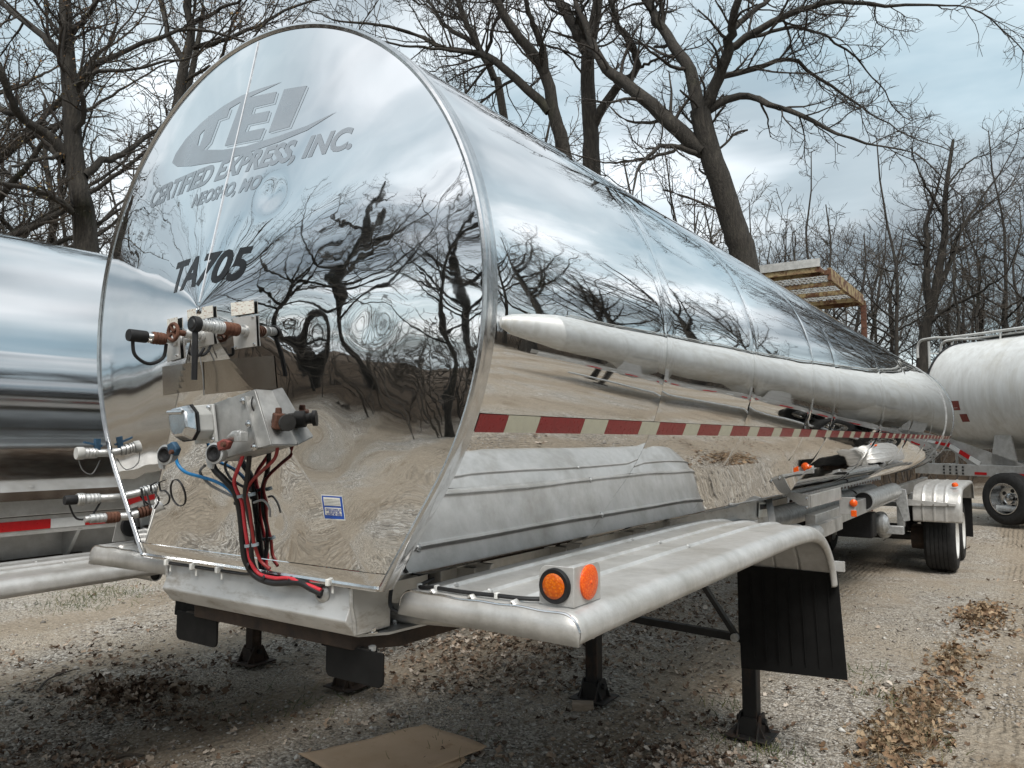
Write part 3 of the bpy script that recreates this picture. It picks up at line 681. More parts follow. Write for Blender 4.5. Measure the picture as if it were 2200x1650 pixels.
f3, e3 = pipe_fitting("r", 532, 712, [(.020, .018, "cast", "pipe_flange"), (.013, .02, "cast", "pipe_neck"), (.021, .055, "rust", "coupling"), (.020, .035, "galv", "collar"), (.018, .05, "galv", "adapter"), (.025, .022, "rubber", "cap_ring")])
m = MB(); m.lathe([(.001, .003), (.014, .003), (.016, 0)], e3, (0, -1, 0), 16); m.build("bore_dark_disc", "ink_and_hole_dark", f3)  # closed end; black disc painted for the shade inside the bore
m = MB(); m.tube(smooth_path([e3 + V(.0, .012, -.02), e3 + V(.004, .010, -.08), e3 + V(.002, .012, -.17)], 12), [.009] * 12, 8); m.build("hanging_strap", "rubber", f3)
f2, e2 = pipe_fitting("c", 440, 722, [(.022, .02, "cast", "pipe_flange"), (.015, .055, "cast", "valve_body"), (.010, .04, "rust", "valve_stem")])
m = MB(); m.torus(e2 + V(-.0, 0, 0), (0, -1, 0), .027, .006, 22, 8)
for a in range(4): m.beam(e2, e2 + V(.027 * math.cos(a * math.pi / 2 + .5), 0, .027 * math.sin(a * math.pi / 2 + .5)), .008, .006)
m.build("valve_handwheel", "rust", f2)
m = MB(); m.tube(smooth_path([e2 + V(.02, .06, -.03), e2 + V(.03, .05, -.07), e2 + V(.07, .05, -.075), e2 + V(.08, .06, -.05)], 12), .005, 6); m.build("cap_strap", "rubber", f2)
m = MB(); m.tube(smooth_path([on_head(437, 752, .02), on_head(452, 800, .03), on_head(455, 850, .03)], 10), .0022, 5); m.build("wire", "hose_grey", trailer)
# socket box: bent bracket, seven-pin socket with lid, breaker can
yb = -.20
br = MB(); prof = [at(438, 875, y=yb)[[0, 2]], at(547, 838, y=yb)[[0, 2]], at(582, 955, y=yb)[[0, 2]], at(462, 990, y=yb)[[0, 2]]]
br.prism([(x, yb, z) for x, z in prof], (0, .004, 0)); bracket = br.build("socket_bracket", "bracket_alu", trailer, bevel=.001)
q = [V(x, yb, z) for x, z in prof]
for a, b in ((0, 1), (1, 2), (2, 3), (3, 0)):
    br = MB(); d = (q[b] - q[a]); br.prism([q[a] + V(0, .004, 0), q[b] + V(0, .004, 0), q[b] + V(0, .10, 0), q[a] + V(0, .10, 0)], unit(np.cross(d, V(0, 1, 0))) * .003); br.build("bracket_flange", "bracket_alu", bracket)
m = MB(); m.beam(at(530, 852, y=yb - .003), at(557, 962, y=yb - .003), .016, .008); m.build("bracket_strap", "bracket_alu", bracket)
for (u, v) in [(524, 861), (536, 911), (548, 960)]:
    m = MB(); m.lathe([(.001, .012), (.007, .011), (.009, .006), (.012, .005), (.012, 0)], at(u, v, y=yb - .006), (0, -1, 0), 10); m.build("bolt", "bright", bracket)
sc0 = at(462, 925, y=yb - .004); sc1 = at(412, 918, y=yb - .062)
m = MB(); rows = []
pl = [at(u, v, y=yb - .004) for u, v in [(418, 872), (462, 868), (471, 950), (424, 955)]]
m.prism(pl, (0, -.010, 0)); sock = m.build("socket_flange", "white_paint", trailer, bevel=.003)
for (u, v) in [(449, 876), (457, 944)]:
    m = MB(); m.lathe([(.001, .008), (.006, .007), (.010, .003), (.010, 0)], at(u, v, y=yb - .015), (0, -1, 0), 12); m.build("screw", "bright", sock)
def loft(m, ringA, ringB):
    n = len(ringA); m.add(list(ringA) + list(ringB), [(i, (i + 1) % n, n + (i + 1) % n, n + i) for i in range(n)] + [tuple(range(n))[::-1], tuple(range(n, 2 * n))])
def octo(px, y): return [at(u, v, y=y) for u, v in px]
A = octo([(421, 880), (446, 874), (458, 890), (461, 925), (452, 942), (430, 945), (420, 930), (416, 900)], yb - .014)
B = [p + V(0, -.055, 0) for p in A]
m = MB(); loft(m, A, B); m.build("socket_body", "white_paint", sock, bevel=.004)
C0 = np.mean(B, 0); A2 = [C0 + (p - C0) * 1.13 + V(0, -.001, 0) for p in B]; B2 = [C0 + (p - C0) * 1.10 + V(0, -.008, 0) for p in B]
m = MB(); loft(m, A2, B2); m.build("socket_gasket", "rubber", sock)
A3 = [C0 + (p - C0) * 1.12 + V(0, -.009, 0) for p in B]; B3 = [C0 + (p - C0) * .86 + V(0, -.042, .004) for p in B]
m = MB(); loft(m, A3, B3); m.build("socket_lid", "bright", sock, bevel=.006)
m = MB(); h0 = C0 + V(-.005, -.044, .035); m.cyl(h0 + V(-.04, 0, 0), h0 + V(.04, 0, 0), .007, .007, 10); m.build("lid_hinge", "bright", sock)
m = MB(); m.cyl(C0 + V(.03, -.02, -.005), C0 + V(.03, -.036, -.005), .007, .007, 8); m.build("lid_screw", "rust", sock)
bc = at(548, 874, y=yb + .04)
m = MB(); m.lathe([(.001, 0), (.036, 0), (.040, .006), (.040, .05), (.034, .06), (.001, .062)], bc, unit((1, -.12, .16)), 24); m.build("breaker_can", "bracket_alu", trailer)
m = MB(); m.lathe([(.041, 0), (.043, .004), (.041, .008)], bc + unit((1, -.12, .16)) * .044, unit((1, -.12, .16)), 24); m.build("breaker_can_seal", "rubber", trailer)
# gladhands
def gladhand(u, v, y, arm, mat_arm):
    c = at(u, v, y=y); d = unit((.25, -1, .05)); m = MB(); m.lathe([(.001, -.03), (.022, -.03), (.030, -.012), (.034, 0), (.034, .008), (.027, .010), (.025, .004)], c, d, 26); g = m.build("gladhand_body", "galv", trailer)
    m = MB(); m.lathe([(.026, .002), (.027, .012), (.021, .014), (.016, .006), (.001, .002)], c, d, 26); m.build("gladhand_seal", "rubber", g)
    m = MB(); a = c + np.asarray(arm); m.prism([c + V(.012, .01, .034), c + V(.04, .012, .045), a + V(.018, .012, .01), a + V(.004, .012, -.014), c + V(.02, .012, .008)], (0, -.020, 0)); m.build("gladhand_arm", mat_arm, g, bevel=.004)
    m = MB(); m.cyl(a + V(.004, -.012, 0), a + V(.004, -.022, 0), .008, .008, 10); m.build("arm_bolt", "rust", g)
    m = MB(); m.prism([c + V(-.034, .004, -.01), c + V(-.046, .004, -.018), c + V(-.034, .004, -.045), c + V(-.012, .004, -.05), c + V(-.008, .004, -.034)], (0, -.010, 0)); m.build("gladhand_ear", "galv", g, bevel=.002)
    return c
gc1 = gladhand(358, 977, -.24, (.05, 0, .01), "glad_blue")
gc2 = gladhand(464, 974, -.25, (.055, 0, .028), "glad_red")
vr = at(590, 908, y=-.16)
m = MB(); m.lathe([(.001, 0), (.020, 0), (.022, .03), (.028, .035), (.028, .065), (.018, .07), (.018, .085), (.026, .088), (.026, .10), (.001, .102)], vr + V(-.02, .02, .004), unit((.95, -.3, -.06)), 18); vb = m.build("emergency_valve", "black_steel", trailer)
m = MB(); m.box(vr + V(.030, -.01, .004), (.03, .034, .05), rotm(0, .2, -.3)); m.build("valve_block", "rust", vb, bevel=.005)
m = MB(); m.cyl(vr + V(.03, -.01, .03), vr + V(.032, -.012, .045), .011, .009, 10); m.build("valve_port", "rust", vb)
el = at(512, 938, y=-.24)
m = MB(); m.tube([el + V(-.05, .01, -.006), el + V(-.02, .002, .004), el + V(.012, 0, .004)], [.014, .015, .017], 12); m.box(el + V(.014, 0, .0), (.03, .03, .03)); m.build("hose_elbow", "cast", trailer, bevel=.002)
# hoses gathered into one bundle
def at_off(u, v, y):
    """point over the head sheet; the survey's stand-off is drawn in towards the sheet"""
    p = at(u, v, y=y); s_ = head_y(p[0], p[2]) if p[2] > ZH + .01 else .018
    for _ in range(5):
        yy = s_ - .016 - max(0, (s_ - y) - .016) * .45; p = at(u, v, y=yy); s_ = head_y(p[0], p[2]) if p[2] > ZH + .01 else .018
    return p
def hose(name, px, r, mat, n=40):
    pts = [at_off(u, v, y) for u, v, y in px]; m = MB(); m.tube(smooth_path(pts, n), r * .68, 10); return m.build(name, mat, trailer)
hose("air_hose", [(377, 968, -.23), (381, 995, -.23), (398, 1014, -.22), (430, 1024, -.20), (462, 1034, -.17), (490, 1050, -.14), (512, 1075, -.12)], .0085, "hose_blue")
hose("air_hose", [(522, 950, -.235), (521, 980, -.22), (510, 1010, -.19), (503, 1035, -.16), (512, 1062, -.135), (520, 1080, -.125), (526, 1130, -.10), (532, 1170, -.085), (538, 1205, -.07), (556, 1232, -.055), (590, 1242, -.045), (625, 1243, -.035), (690, 1268, -.01)], .0095, "hose_red", 70)
hose("air_hose", [(597, 930, -.17), (597, 955, -.17), (590, 985, -.165), (565, 1010, -.15), (540, 1035, -.135), (530, 1060, -.125), (537, 1100, -.11), (543, 1150, -.09), (548, 1175, -.08), (560, 1205, -.05), (580, 1222, -.03)], .0085, "hose_dark_red", 60)
hose("electric_cable", [(452, 985, -.20), (462, 1010, -.19), (482, 1030, -.17), (503, 1055, -.14), (514, 1090, -.11), (519, 1130, -.095), (522, 1170, -.08), (528, 1205, -.065), (548, 1236, -.05), (585, 1252, -.04), (640, 1251, -.025), (670, 1265, -.015), (692, 1275, -.0)], .0165, "hose_black", 70)
hose("electric_cable", [(537, 965, -.17), (534, 1000, -.165), (530, 1035, -.15), (527, 1062, -.13), (535, 1110, -.10), (543, 1150, -.085), (540, 1190, -.07), (552, 1228, -.05), (590, 1248, -.035), (640, 1246, -.022), (680, 1268, -.01)], .012, "hose_black", 60)
hose("electric_cable", [(440, 1000, -.20), (430, 1015, -.18), (450, 1040, -.15), (490, 1062, -.13), (515, 1072, -.115)], .007, "hose_grey")
hose("electric_cable", [(545, 1080, -.11), (565, 1075, -.09), (578, 1090, -.08), (580, 1110, -.075)], .006, "hose_grey")
hose("lamp_cable", [(357, 1209, .006), (400, 1215, .006), (450, 1223, .006), (500, 1230, .004), (525, 1233, -.005), (545, 1232, -.03)], .008, "hose_black")
hose("lamp_cable", [(665, 1268, -.008), (690, 1258, .0), (707, 1252, .004), (730, 1255, .006), (752, 1262, .010)], .008, "hose_black")
for (u, v, y) in [(359, 1208, .0), (414, 1217, -.002), (469, 1224, -.002), (707, 1251, -.002)]:
    m = MB(); p = at(u, v, y=y - .004); m.box(p, (.014, .022, .022)); m.box(p + V(.004, .012, -.022), (.010, .004, .03)); m.build("cable_clip", "clip", trailer, bevel=.003)
for (u, v, y, mt) in [(517, 1066, -.148, "band"), (541, 1062, -.138, "band"), (533, 1172, -.096, "band"), (548, 1170, -.096, "band"), (510, 1080, -.125, "hose_black"), (521, 1135, -.10, "hose_black"), (536, 1215, -.07, "hose_black"), (570, 1242, -.055, "hose_black"), (626, 1246, -.035, "hose_black")]:
    m = MB(); p = at_off(u, v, y + .01); m.lathe([(.0095, -.005), (.0125, -.005), (.0125, .005), (.0095, .005)], p, (.1, .15, -1) if v < 1200 else (1, .2, -.3), 14, True); m.build("cable_tie", mt, trailer)
m = MB(); m.lathe([(.034, 0), (.032, .003), (.02, .012), (.016, .012)], (at(692, 1274, y=.018)), (0, -1, 0), 18); m.build("cable_grommet", "cast", trailer)
# pipes standing out at the lower left edge
f4, e4 = pipe_fitting("a", 0, 0, [(.016, .10, "cast", "stub_pipe"), (.021, .055, "galv", "coupling"), (.025, .03, "cast", "coupling_ring"), (.019, .045, "rubber", "rubber_cap")], (-.12, -1, 0), at(268, 1068, x=-.84))
m = MB(); m.tube(smooth_path([e4 + V(0, .02, -.02), e4 + V(0, .05, -.075), e4 + V(.01, .10, -.07), e4 + V(.02, .14, -.0)], 16), .004, 6); m.build("cap_lanyard", "rubber", f4)
f5, e5 = pipe_fitting("b", 0, 0, [(.016, .06, "cast", "stub_pipe"), (.022, .05, "rust", "coupling"), (.018, .06, "galv", "coupling_ring"), (.013, .018, "cast", "pipe_end")], (-.12, -1, 0), at(288, 1108, x=-.76))
f6, e6 = pipe_fitting("c", 0, 0, [(.016, .06, "cast", "valve_pipe"), (.022, .05, "cast", "valve_body"), (.026, .03, "white_paint", "valve_cap")], (-.12, -1, 0), at(240, 973, x=-.93))
m = MB(); m.beam(e6 + V(.01, .10, .03), e6 + V(.0, .03, .045), .014, .008); m.box(e6 + V(.01, .08, .035), (.02, .02, .05)); m.build("valve_lever", "glad_blue", f6)
m = MB(); m.tube(smooth_path([e6 + V(0, .01, -.02), e6 + V(0, .03, -.07), e6 + V(.0, .07, -.085), e6 + V(0, .10, -.03)], 16), .0022, 5); m.build("cap_chain", "hose_grey", f6)
# blue inspection sticker
st = layer_px("sticker", [(690, 1062), (736, 1065), (743, 1118), (697, 1116)], "sign_white", .001)
layer_px("sticker_field", [(692, 1064.5), (735, 1067), (741, 1115.5), (698.5, 1113.5)], "sticker_blue", .0016, st)
layer_px("sticker_panel", [(695.5, 1067.5), (731, 1070), (733.5, 1088), (698, 1086)], "sign_white", .0022, st); layer_px("sticker_panel", [(698.5, 1089.5), (734, 1091.5), (736, 1109), (700, 1106)], "sign_white", .0022, st)
for k in range(5): layer_px("sticker_rule", [(697.5 + k * .4, 1072 + k * 3.1), (731 + k * .4, 1074 + k * 3.1), (731 + k * .4, 1074.9 + k * 3.1), (697.5 + k * .4, 1072.9 + k * 3.1)], "hose_grey", .0028, st)
def sticker_text(s, ua, ub, v, h): letters("sticker_print", s, at_head(ua, v)[0], at_head(ub, v)[0], at_head((ua + ub) / 2, v)[2], h, "ink_blue", st, 0, .02, head_y, .0028, .05)
sticker_text("CERTIFIED EXPRESS, INC", 702, 735, 1098, .008); sticker_text("PO BOX 240", 709, 731, 1103, .008); sticker_text("NEOSHO, MO 64850", 704, 735, 1108, .008)
# ------------------------------------------------------------------ running gear under the rear of the tank
def wheel(par, x, y, side, zc=.5, rt=.5, wd=.43, name="wheel", rim_mat="rim_white"):
    """wide single: ribbed tyre lathed about the axle, dished rim"""
    prof = [(.30, -wd / 2 + .02), (.36, -wd / 2), (.45, -wd / 2 + .004), (rt - .02, -wd / 2 + .03)]
    n = 6; gw = .010
    for i in range(n + 1):
        a = -wd / 2 + .045 + (wd - .09) * i / n
        if i > 0: prof += [(rt, a - gw), (rt - .012, a - gw + .001)]
        if i < n: prof += [(rt - .012, a + gw - .012), (rt, a + gw - .011)]
    prof += [(rt - .02, wd / 2 - .03), (.45, wd / 2 - .004), (.36, wd / 2), (.30, wd / 2 - .02)]
    m = MB(); m.lathe(prof, (x, y, zc), (side, 0, 0), 48); t = m.build("tyre", "tyre", par, angle=25)
    m = MB(); m.lathe([(.305, -wd / 2 + .01), (.29, -wd / 2 + .05), (.27, 0), (.29, wd / 2 - .06), (.31, wd / 2 - .012), (.30, wd / 2 - .004), (.285, wd / 2 - .02), (.265, wd / 2 - .06), (.23, wd / 2 - .09), (.11, wd / 2 - .10), (.10, wd / 2 - .06), (.06, wd / 2 - .04), (.001, wd / 2 - .04)], (x, y, zc), (side, 0, 0), 40); m.build("wheel_rim", rim_mat, t)
    for k in range(10):
        a = 2 * math.pi * k / 10; m = MB(); m.cyl((x + side * (wd / 2 - .10), y + .165 * math.cos(a), zc + .165 * math.sin(a)), (x + side * (wd / 2 - .065), y + .165 * math.cos(a), zc + .165 * math.sin(a)), .016, .014, 6); m.build("wheel_nut", "bright", t)
    return t
def hub_hole(): pass
for y in (12.12, 13.40):
    for s in (-1, 1): wheel(trailer, s * 1.035, y, s)
    m = MB(); m.cyl((-.85, y, .5), (.85, y, .5), .065, .065, 16); m.build("axle", "black_steel", trailer)
    for s in (-1, 1):
        m = MB(); m.lathe([(.001, -.11), (.19, -.10), (.20, 0), (.19, .1), (.001, .11)], (s * .72, y, .5), (1, 0, 0), 24); m.build("brake_drum", "rusty_plate", trailer)
        m = MB(); m.lathe([(.001, 0), (.07, .0), (.08, .05), (.08, .12), (.05, .17), (.001, .17)], (s * .50, y - .32, .62), (0, 1, 0), 18); m.build("brake_chamber", "black_steel", trailer)
        m = MB(); m.lathe([(.001, 0), (.12, .0), (.15, .07), (.15, .2), (.12, .27), (.001, .27)], (s * .55, y + .42, .68), (0, 0, 1), 20); m.build("air_spring", "rubber", trailer)
        m = MB(); m.beam((s * .55, y - .62, .78), (s * .55, y + .5, .60), .09, .10); m.build("trailing_arm", "black_steel", trailer)
        m = MB(); m.prism([(s * .50, y - .70, 1.15), (s * .50, y - .45, 1.15), (s * .50, y - .55, .70), (s * .50, y - .68, .70)], (s * .10, 0, 0)); m.build("spring_hanger", "galv", trailer, bevel=.004)
for s in (-1, 1):
    m = MB(); m.box((s * .50, 10.6, 1.22), (.10, 9.2, .18)); m.build("frame_rail", "alu", trailer, bevel=.006)
    pth = smooth_path([(11.42, .80), (11.40, .98), (11.43, 1.12), (11.54, 1.25), (11.75, 1.315), (12.1, 1.33), (12.9, 1.335), (13.7, 1.33), (13.98, 1.28), (14.1, 1.15), (14.14, 1.0)], 48)
    m = MB(); rows = []
    for i in range(len(pth)):
        t = unit(pth[min(i + 1, len(pth) - 1)] - pth[max(i - 1, 0)]); n = V(-t[1], t[0]); row = []
        for x in np.linspace(.72, 1.33, 46):
            h = sum(.012 * math.exp(-((x - rx) / .010) ** 2) for rx in (.86, 1.01, 1.16)); row.append((s * x, pth[i][0] + n[0] * h, pth[i][1] + n[1] * h))
        for a in (60, 30, 0, -30): row.append((s * (1.335 + .04 * math.cos(R_(a))), pth[i][0] + n[0] * (-.04 + .04 * math.sin(R_(a))), pth[i][1] + n[1] * (-.04 + .04 * math.sin(R_(a)))))
        rows.append(row)
    m.grid(rows); rf = m.build("rear_fender", "white_paint" if False else "alu", trailer, solid=.004, angle=50)
    m = MB(); m.prism([(s * .60, 11.36, 1.13), (s * 1.30, 11.36, 1.09), (s * 1.30, 11.36, 1.05), (s * .60, 11.36, 1.03)], (0, .03, 0)); m.build("fender_arm", "alu", rf, bevel=.003)
    for x in (.86, 1.01, 1.20):
        m = MB(); m.lathe([(.001, .012), (.009, .011), (.012, 0)], (s * x, 11.358, 1.065), (0, -1, 0), 8); m.build("bolt", "bright", rf)
    m = MB(); m.prism([(s * .72, 14.16, 1.02), (s * 1.33, 14.16, 1.02), (s * 1.33, 14.2, .32), (s * .72, 14.2, .32)], (0, .012, 0)); m.build("mud_flap", "flap", trailer)
    m = MB(); m.lathe([(.001, .05), (.03, .045), (.045, .02), (.045, 0)], (s * 1.28, 11.62, 1.335), (-.2, -.3, 1), 16); m.build("amber_lens", "reflector", rf)
    m = MB(); m.prism([(s * .40, 11.22, 1.32), (s * .66, 11.22, 1.28), (s * .70, 11.22, .82), (s * .62, 11.22, .80), (s * .55, 11.22, 1.02)], (0, .06, 0)); m.build("suspension_bracket", "galv", trailer, bevel=.004)
    m = MB(); m.cyl((s * .35, 10.9, .88), (s * .35, 11.25, .62), .10, .10, 18); m.build("shock_housing", "galv", trailer)
m = MB(); m.box((0, 11.15, .68), (1.26, .12, .12)); m.build("suspension_beam", "galv", trailer, bevel=.006)
m = MB(); m.cyl((-.45, 10.2, .86), (.46, 10.2, .86), .125, .125, 24); m.build("air_tank", "galv", trailer)
m = MB(); m.lathe([(.001, -.06), (.08, -.05), (.125, 0), (.125, .2)], (.46 + .05, 10.2, .86), (-1, 0, 0), 24); m.build("air_tank_end", "galv", trailer)
m = MB(); m.box((.20, 9.9, .86), (.46, .34, .34)); m.build("equipment_box", "rubber", trailer, bevel=.02)
# hose carrier tubes, outlet piping and brackets midway along the belly
for (x, z, mat, y0, y1) in ((.52, 1.27, "galv", 8.6, 11.0), (.22, 1.25, "galv", 9.4, 11.0)):
    m = MB(); m.lathe([(.105, 0), (.115, 0), (.115, y1 - y0), (.105, y1 - y0)], (x, y0, z), (0, 1, 0), 26, True); o = m.build("hose_tube", mat, trailer)
    m = MB(); m.lathe([(.001, .012), (.104, .012)], (x, y0, z), (0, 1, 0), 26); m.build("tube_mouth_dark_disc", "ink_and_hole_dark", o)  # black disc across the tube, painted for the shade within
m = MB(); m.cyl((.20, 4.7, 1.28), (.20, 10.2, 1.24), .11, .11, 20); m.build("outlet_pipe", "galv", trailer)
m = MB(); m.cyl((.62, 4.66, 1.20), (.62, 5.6, 1.18), .09, .09, 20); m.build("valve_pipe", "cast", trailer)
m = MB(); m.cyl((.62, 4.92, 1.20), (.62, 4.96, 1.20), .125, .125, 20); m.build("pipe_clamp", "galv", trailer)
c = [at(u, v, x=.80) for u, v in [(1741, 1064), (1807, 1047), (1808, 1073), (1742, 1091)]]
m = MB(); m.prism(c, (-.02, 0, 0)); bk = m.build("side_bracket", "alu", trailer, bevel=.003)
m = MB(); p0, p1 = c[0], c[3]; m.prism([p0, p1, p1 + V(-.10, .02, .02), p0 + V(-.26, .02, .03)], (0, .014, 0)); m.build("bracket_cheek", "alu", bk)
for (u, v) in [(1733, 1071), (1733, 1090)]:
    m = MB(); m.lathe([(.001, .012), (.011, .010), (.014, 0)], at(u, v, x=.78), (.3, -1, 0), 8); m.build("bolt", "bright", bk)
c = [at(u, v, x=.72) for u, v in [(1672, 1078), (1808, 1090), (1810, 1108), (1672, 1100)]]
m = MB(); m.prism([V(.60, c[0][1], 1.25), V(.60, c[0][1] + 2.6, 1.25), V(.60, c[0][1] + 2.6, 1.12), V(.60, c[0][1], 1.12)], (.05, 0, 0)); m.build("side_rail", "alu", trailer, bevel=.003)
lb = at(1838, 1088, x=.86)
m = MB(); m.box(lb + V(-.08, .05, 0), (.14, .06, .16)); lbk = m.build("side_lamp_bracket", "alu", trailer, bevel=.003)
m = MB(); m.lathe([(.036, 0), (.035, .012), (.022, .022), (.001, .025)], lb + V(-.02, .02, .03), (.25, -1, 0), 20); m.build("amber_lens", "reflector", lbk)
m = MB(); m.box(lb + V(-.02, .02, -.07), (.05, .02, .06)); m.build("amber_reflector", "reflector", lbk, bevel=.004)
# perforated red safety strip along the belly
for k in range(26):
    y = 4.9 + k * .17; m = MB(); m.box((.60, y, 1.515), (.008, .10, .022)); m.build("warning_tag", "glad_red", trailer)
m = MB(); m.box((.602, 7.1, 1.53), (.004, 4.6, .05)); m.build("belly_strip", "galv", trailer)
# outlet valve cluster at the rear underside
for k in range(3):
    m = MB(); m.lathe([(.001, 0), (.16, 0), (.17, .06), (.10, .10), (.09, .28), (.14, .30), (.14, .36), (.001, .36)], (.05, 8.0 + k * 1.3, 1.42), (0, 0, -1), 22); m.build("outlet_valve", "galv", trailer)
m = MB(); m.cyl((.58, 14.6, 1.05), (.58, 15.3, 1.05), .08, .08, 16); m.build("discharge_pipe", "galv", trailer)
m = MB(); m.box((0, 15.0, .78), (2.3, .09, .09)); bm_ = m.build("rear_bumper_bar", "galv", trailer, bevel=.006)
for s in (-1, 1):
    m = MB(); m.beam((s * .5, 14.98, .80), (s * .5, 14.8, 1.2), .07, .07); m.build("bumper_upright", "galv", trailer)

# ------------------------------------------------------------------ neighbouring tanker on the left
NX, NY = -3.04, -.84
nb = empty("tanker_trailer", (NX, 6, 0)); tag(nb, "tanker trailer at the left edge, cropped, red and white tape on its lower rail", "tanker trailer")
ZN = 2.26
def neighbour():
    cuts = [NY + .02, 2.2, 5.0, 8.0, 11.0, 14.2]
    nw = .74; tan = R_(-30)
    for a, b in zip(cuts[:-1], cuts[1:]):
        ring_panel(nb, NX, a, b - .002, RT - .01, tan, math.pi - tan, "polish_neighbour", nt=90, ny=24, zc=ZN)
    ax, az = (RT - .01) * math.cos(tan), ZN + (RT - .01) * math.sin(tan)
    for s in (1, -1):
        seg = [(ax, az), (ax - .012, az - .05), (nw + .055, 1.72), (nw + .045, 1.70), (nw, 1.62)]
        m = MB(); m.grid([[(NX + s * x, y, z) for y in np.linspace(cuts[0], 6.0, 30)] for x, z in seg[:3]]); m.build("skirt_panel", "polish_neighbour", nb, angle=20)
        m = MB(); m.prism([(NX + s * (nw + .055), cuts[0], 1.715), (NX + s * (nw + .075), cuts[0], 1.70), (NX + s * (nw + .075), cuts[0], 1.61), (NX + s * (nw - .02), cuts[0], 1.61), (NX + s * (nw - .02), cuts[0], 1.715)], (0, 6.6, 0)); m.build("lower_rail", "alu", nb, bevel=.003)
        m = MB(); m.box((NX + s * (nw + .03), 2.6, 1.555), (.05, 6.4, .10)); m.build("tape_rail", "alu", nb, bevel=.003)
        y = -.852; i = 0
        while y < 5.5:
            ln = (.292, .188)[i % 2]
            if s > 0:
                m = MB(); m.box((NX + s * (nw + .057), y + ln / 2, 1.557), (.004, ln - .001, .052)); m.build("tape_block", ("tape_bright_red", "tape_bright")[i % 2], nb)
            y += ln; i += 1
        m = MB(); m.box((NX + s * .60, 2.4, 1.42), (.05, 6.2, .20)); m.build("frame_rail", "alu", nb)
        for y in (-.3, .55, 1.5, 2.6):
            m = MB(); m.prism([(NX + s * .62, y, 1.52), (NX + s * .80, y, 1.52), (NX + s * .66, y, 1.34), (NX + s * .62, y, 1.34)], (0, .02, 0)); m.build("gusset", "alu", nb)
        f = build_fender(s, nb, NX, NY, -.20, "alu", True)
        rivets_on(f, s, [(.85, 1.15), (1.0, 1.22), (1.15, 1.3)], NX, NY, -.20)
        for y in (.55, 1.6):
            m = MB(); m.lathe([(.034, 0), (.038, 0), (.038, .85), (.034, .85)], (NX + s * 1.25, NY + y, 1.27), (-s, 0, 0), 18, True); o = m.build("fender_bracket_tube", "alu", nb)
            m = MB(); m.lathe([(.001, .02), (.034, .02)], (NX + s * 1.25, NY + y, 1.27), (-s, 0, 0), 18); m.build("tube_mouth_dark_disc", "ink_and_hole_dark", o)  # black disc stands for the unlit inside of the tube
        m = MB(); m.prism([(NX + s * .645, NY + 3.345, 1.0), (NX + s * 1.265, NY + 3.365, 1.0), (NX + s * 1.27, NY + 3.33, .42), (NX + s * .655, NY + 3.36, .42)], (0, .012, 0)); m.build("mud_flap", "flap", nb)
        landing_leg(nb, NX + s * .607, 2.86, 1.30, "rusty_plate")
        for yy in (11.3, 12.6): wheel(nb, NX + s * 1.03, yy, s)
        m = MB(); m.box((NX + s * .5, 9.6, 1.2), (.1, 9, .18)); m.build("frame_rail", "alu", nb)
    for yy in (11.3, 12.6):
        m = MB(); m.cyl((NX - .85, yy, .5), (NX + .85, yy, .5), .065, .065, 14); m.build("axle", "black_steel", nb)
    m = MB(); m.box((NX, 2.86, 1.25), (1.3, .1, .1)); m.build("leg_cross_member", "alu", nb)
    m = MB(); m.beam((NX - .56, 2.80, .62), (NX + .56, 2.80, .60), .05, .05); m.build("cross_brace", "rusty_plate", nb)
    # front head
    n = 96; vs = [(NX, NY - .16, ZN)] + [(NX + (RT - .01) * k * math.cos(t), NY - .16 * (1 - k * k), ZN + (RT - .01) * k * math.sin(t)) for k in np.linspace(.1, 1, 10) for t in [2 * math.pi * j / n for j in range(n)]]
    m = MB(); m.add(vs, [(0, 1 + j, 1 + (j + 1) % n) for j in range(n)] + [(1 + i * n + j, 1 + (i + 1) * n + j, 1 + (i + 1) * n + (j + 1) % n, 1 + i * n + (j + 1) % n) for i in range(9) for j in range(n)]); m.build("front_head", "polish_neighbour", nb, angle=60)
    m = MB(); m.lathe([(RT - .012, 0), (RT * .8, .18), (RT * .4, .27), (.01, .3)], (NX, 14.2, ZN), (0, 1, 0), 56); m.build("rear_head", "polish_neighbour", nb)
    m = MB(); m.lathe([(RT - .012, 0), (RT * .8, .05), (.01, .06)], (NX, 6.05, ZN - .0), (0, 1, 0), 40)
    for a, b in zip(cuts[2:-1], cuts[3:]): ring_panel(nb, NX, a, b, RT - .015, math.pi - tan, 2 * math.pi + tan, "polish_neighbour", "belly_panel", 30, 10, zc=ZN)
    m = MB(); m.prism([(NX - .62, NY + .02, 1.36), (NX + .62, NY + .02, 1.36), (NX + .64, NY + 1.5, 1.36), (NX - .64, NY + 1.5, 1.36)], (0, 0, -.05)); m.build("coupler_plate", "rusty_plate", nb)
neighbour()

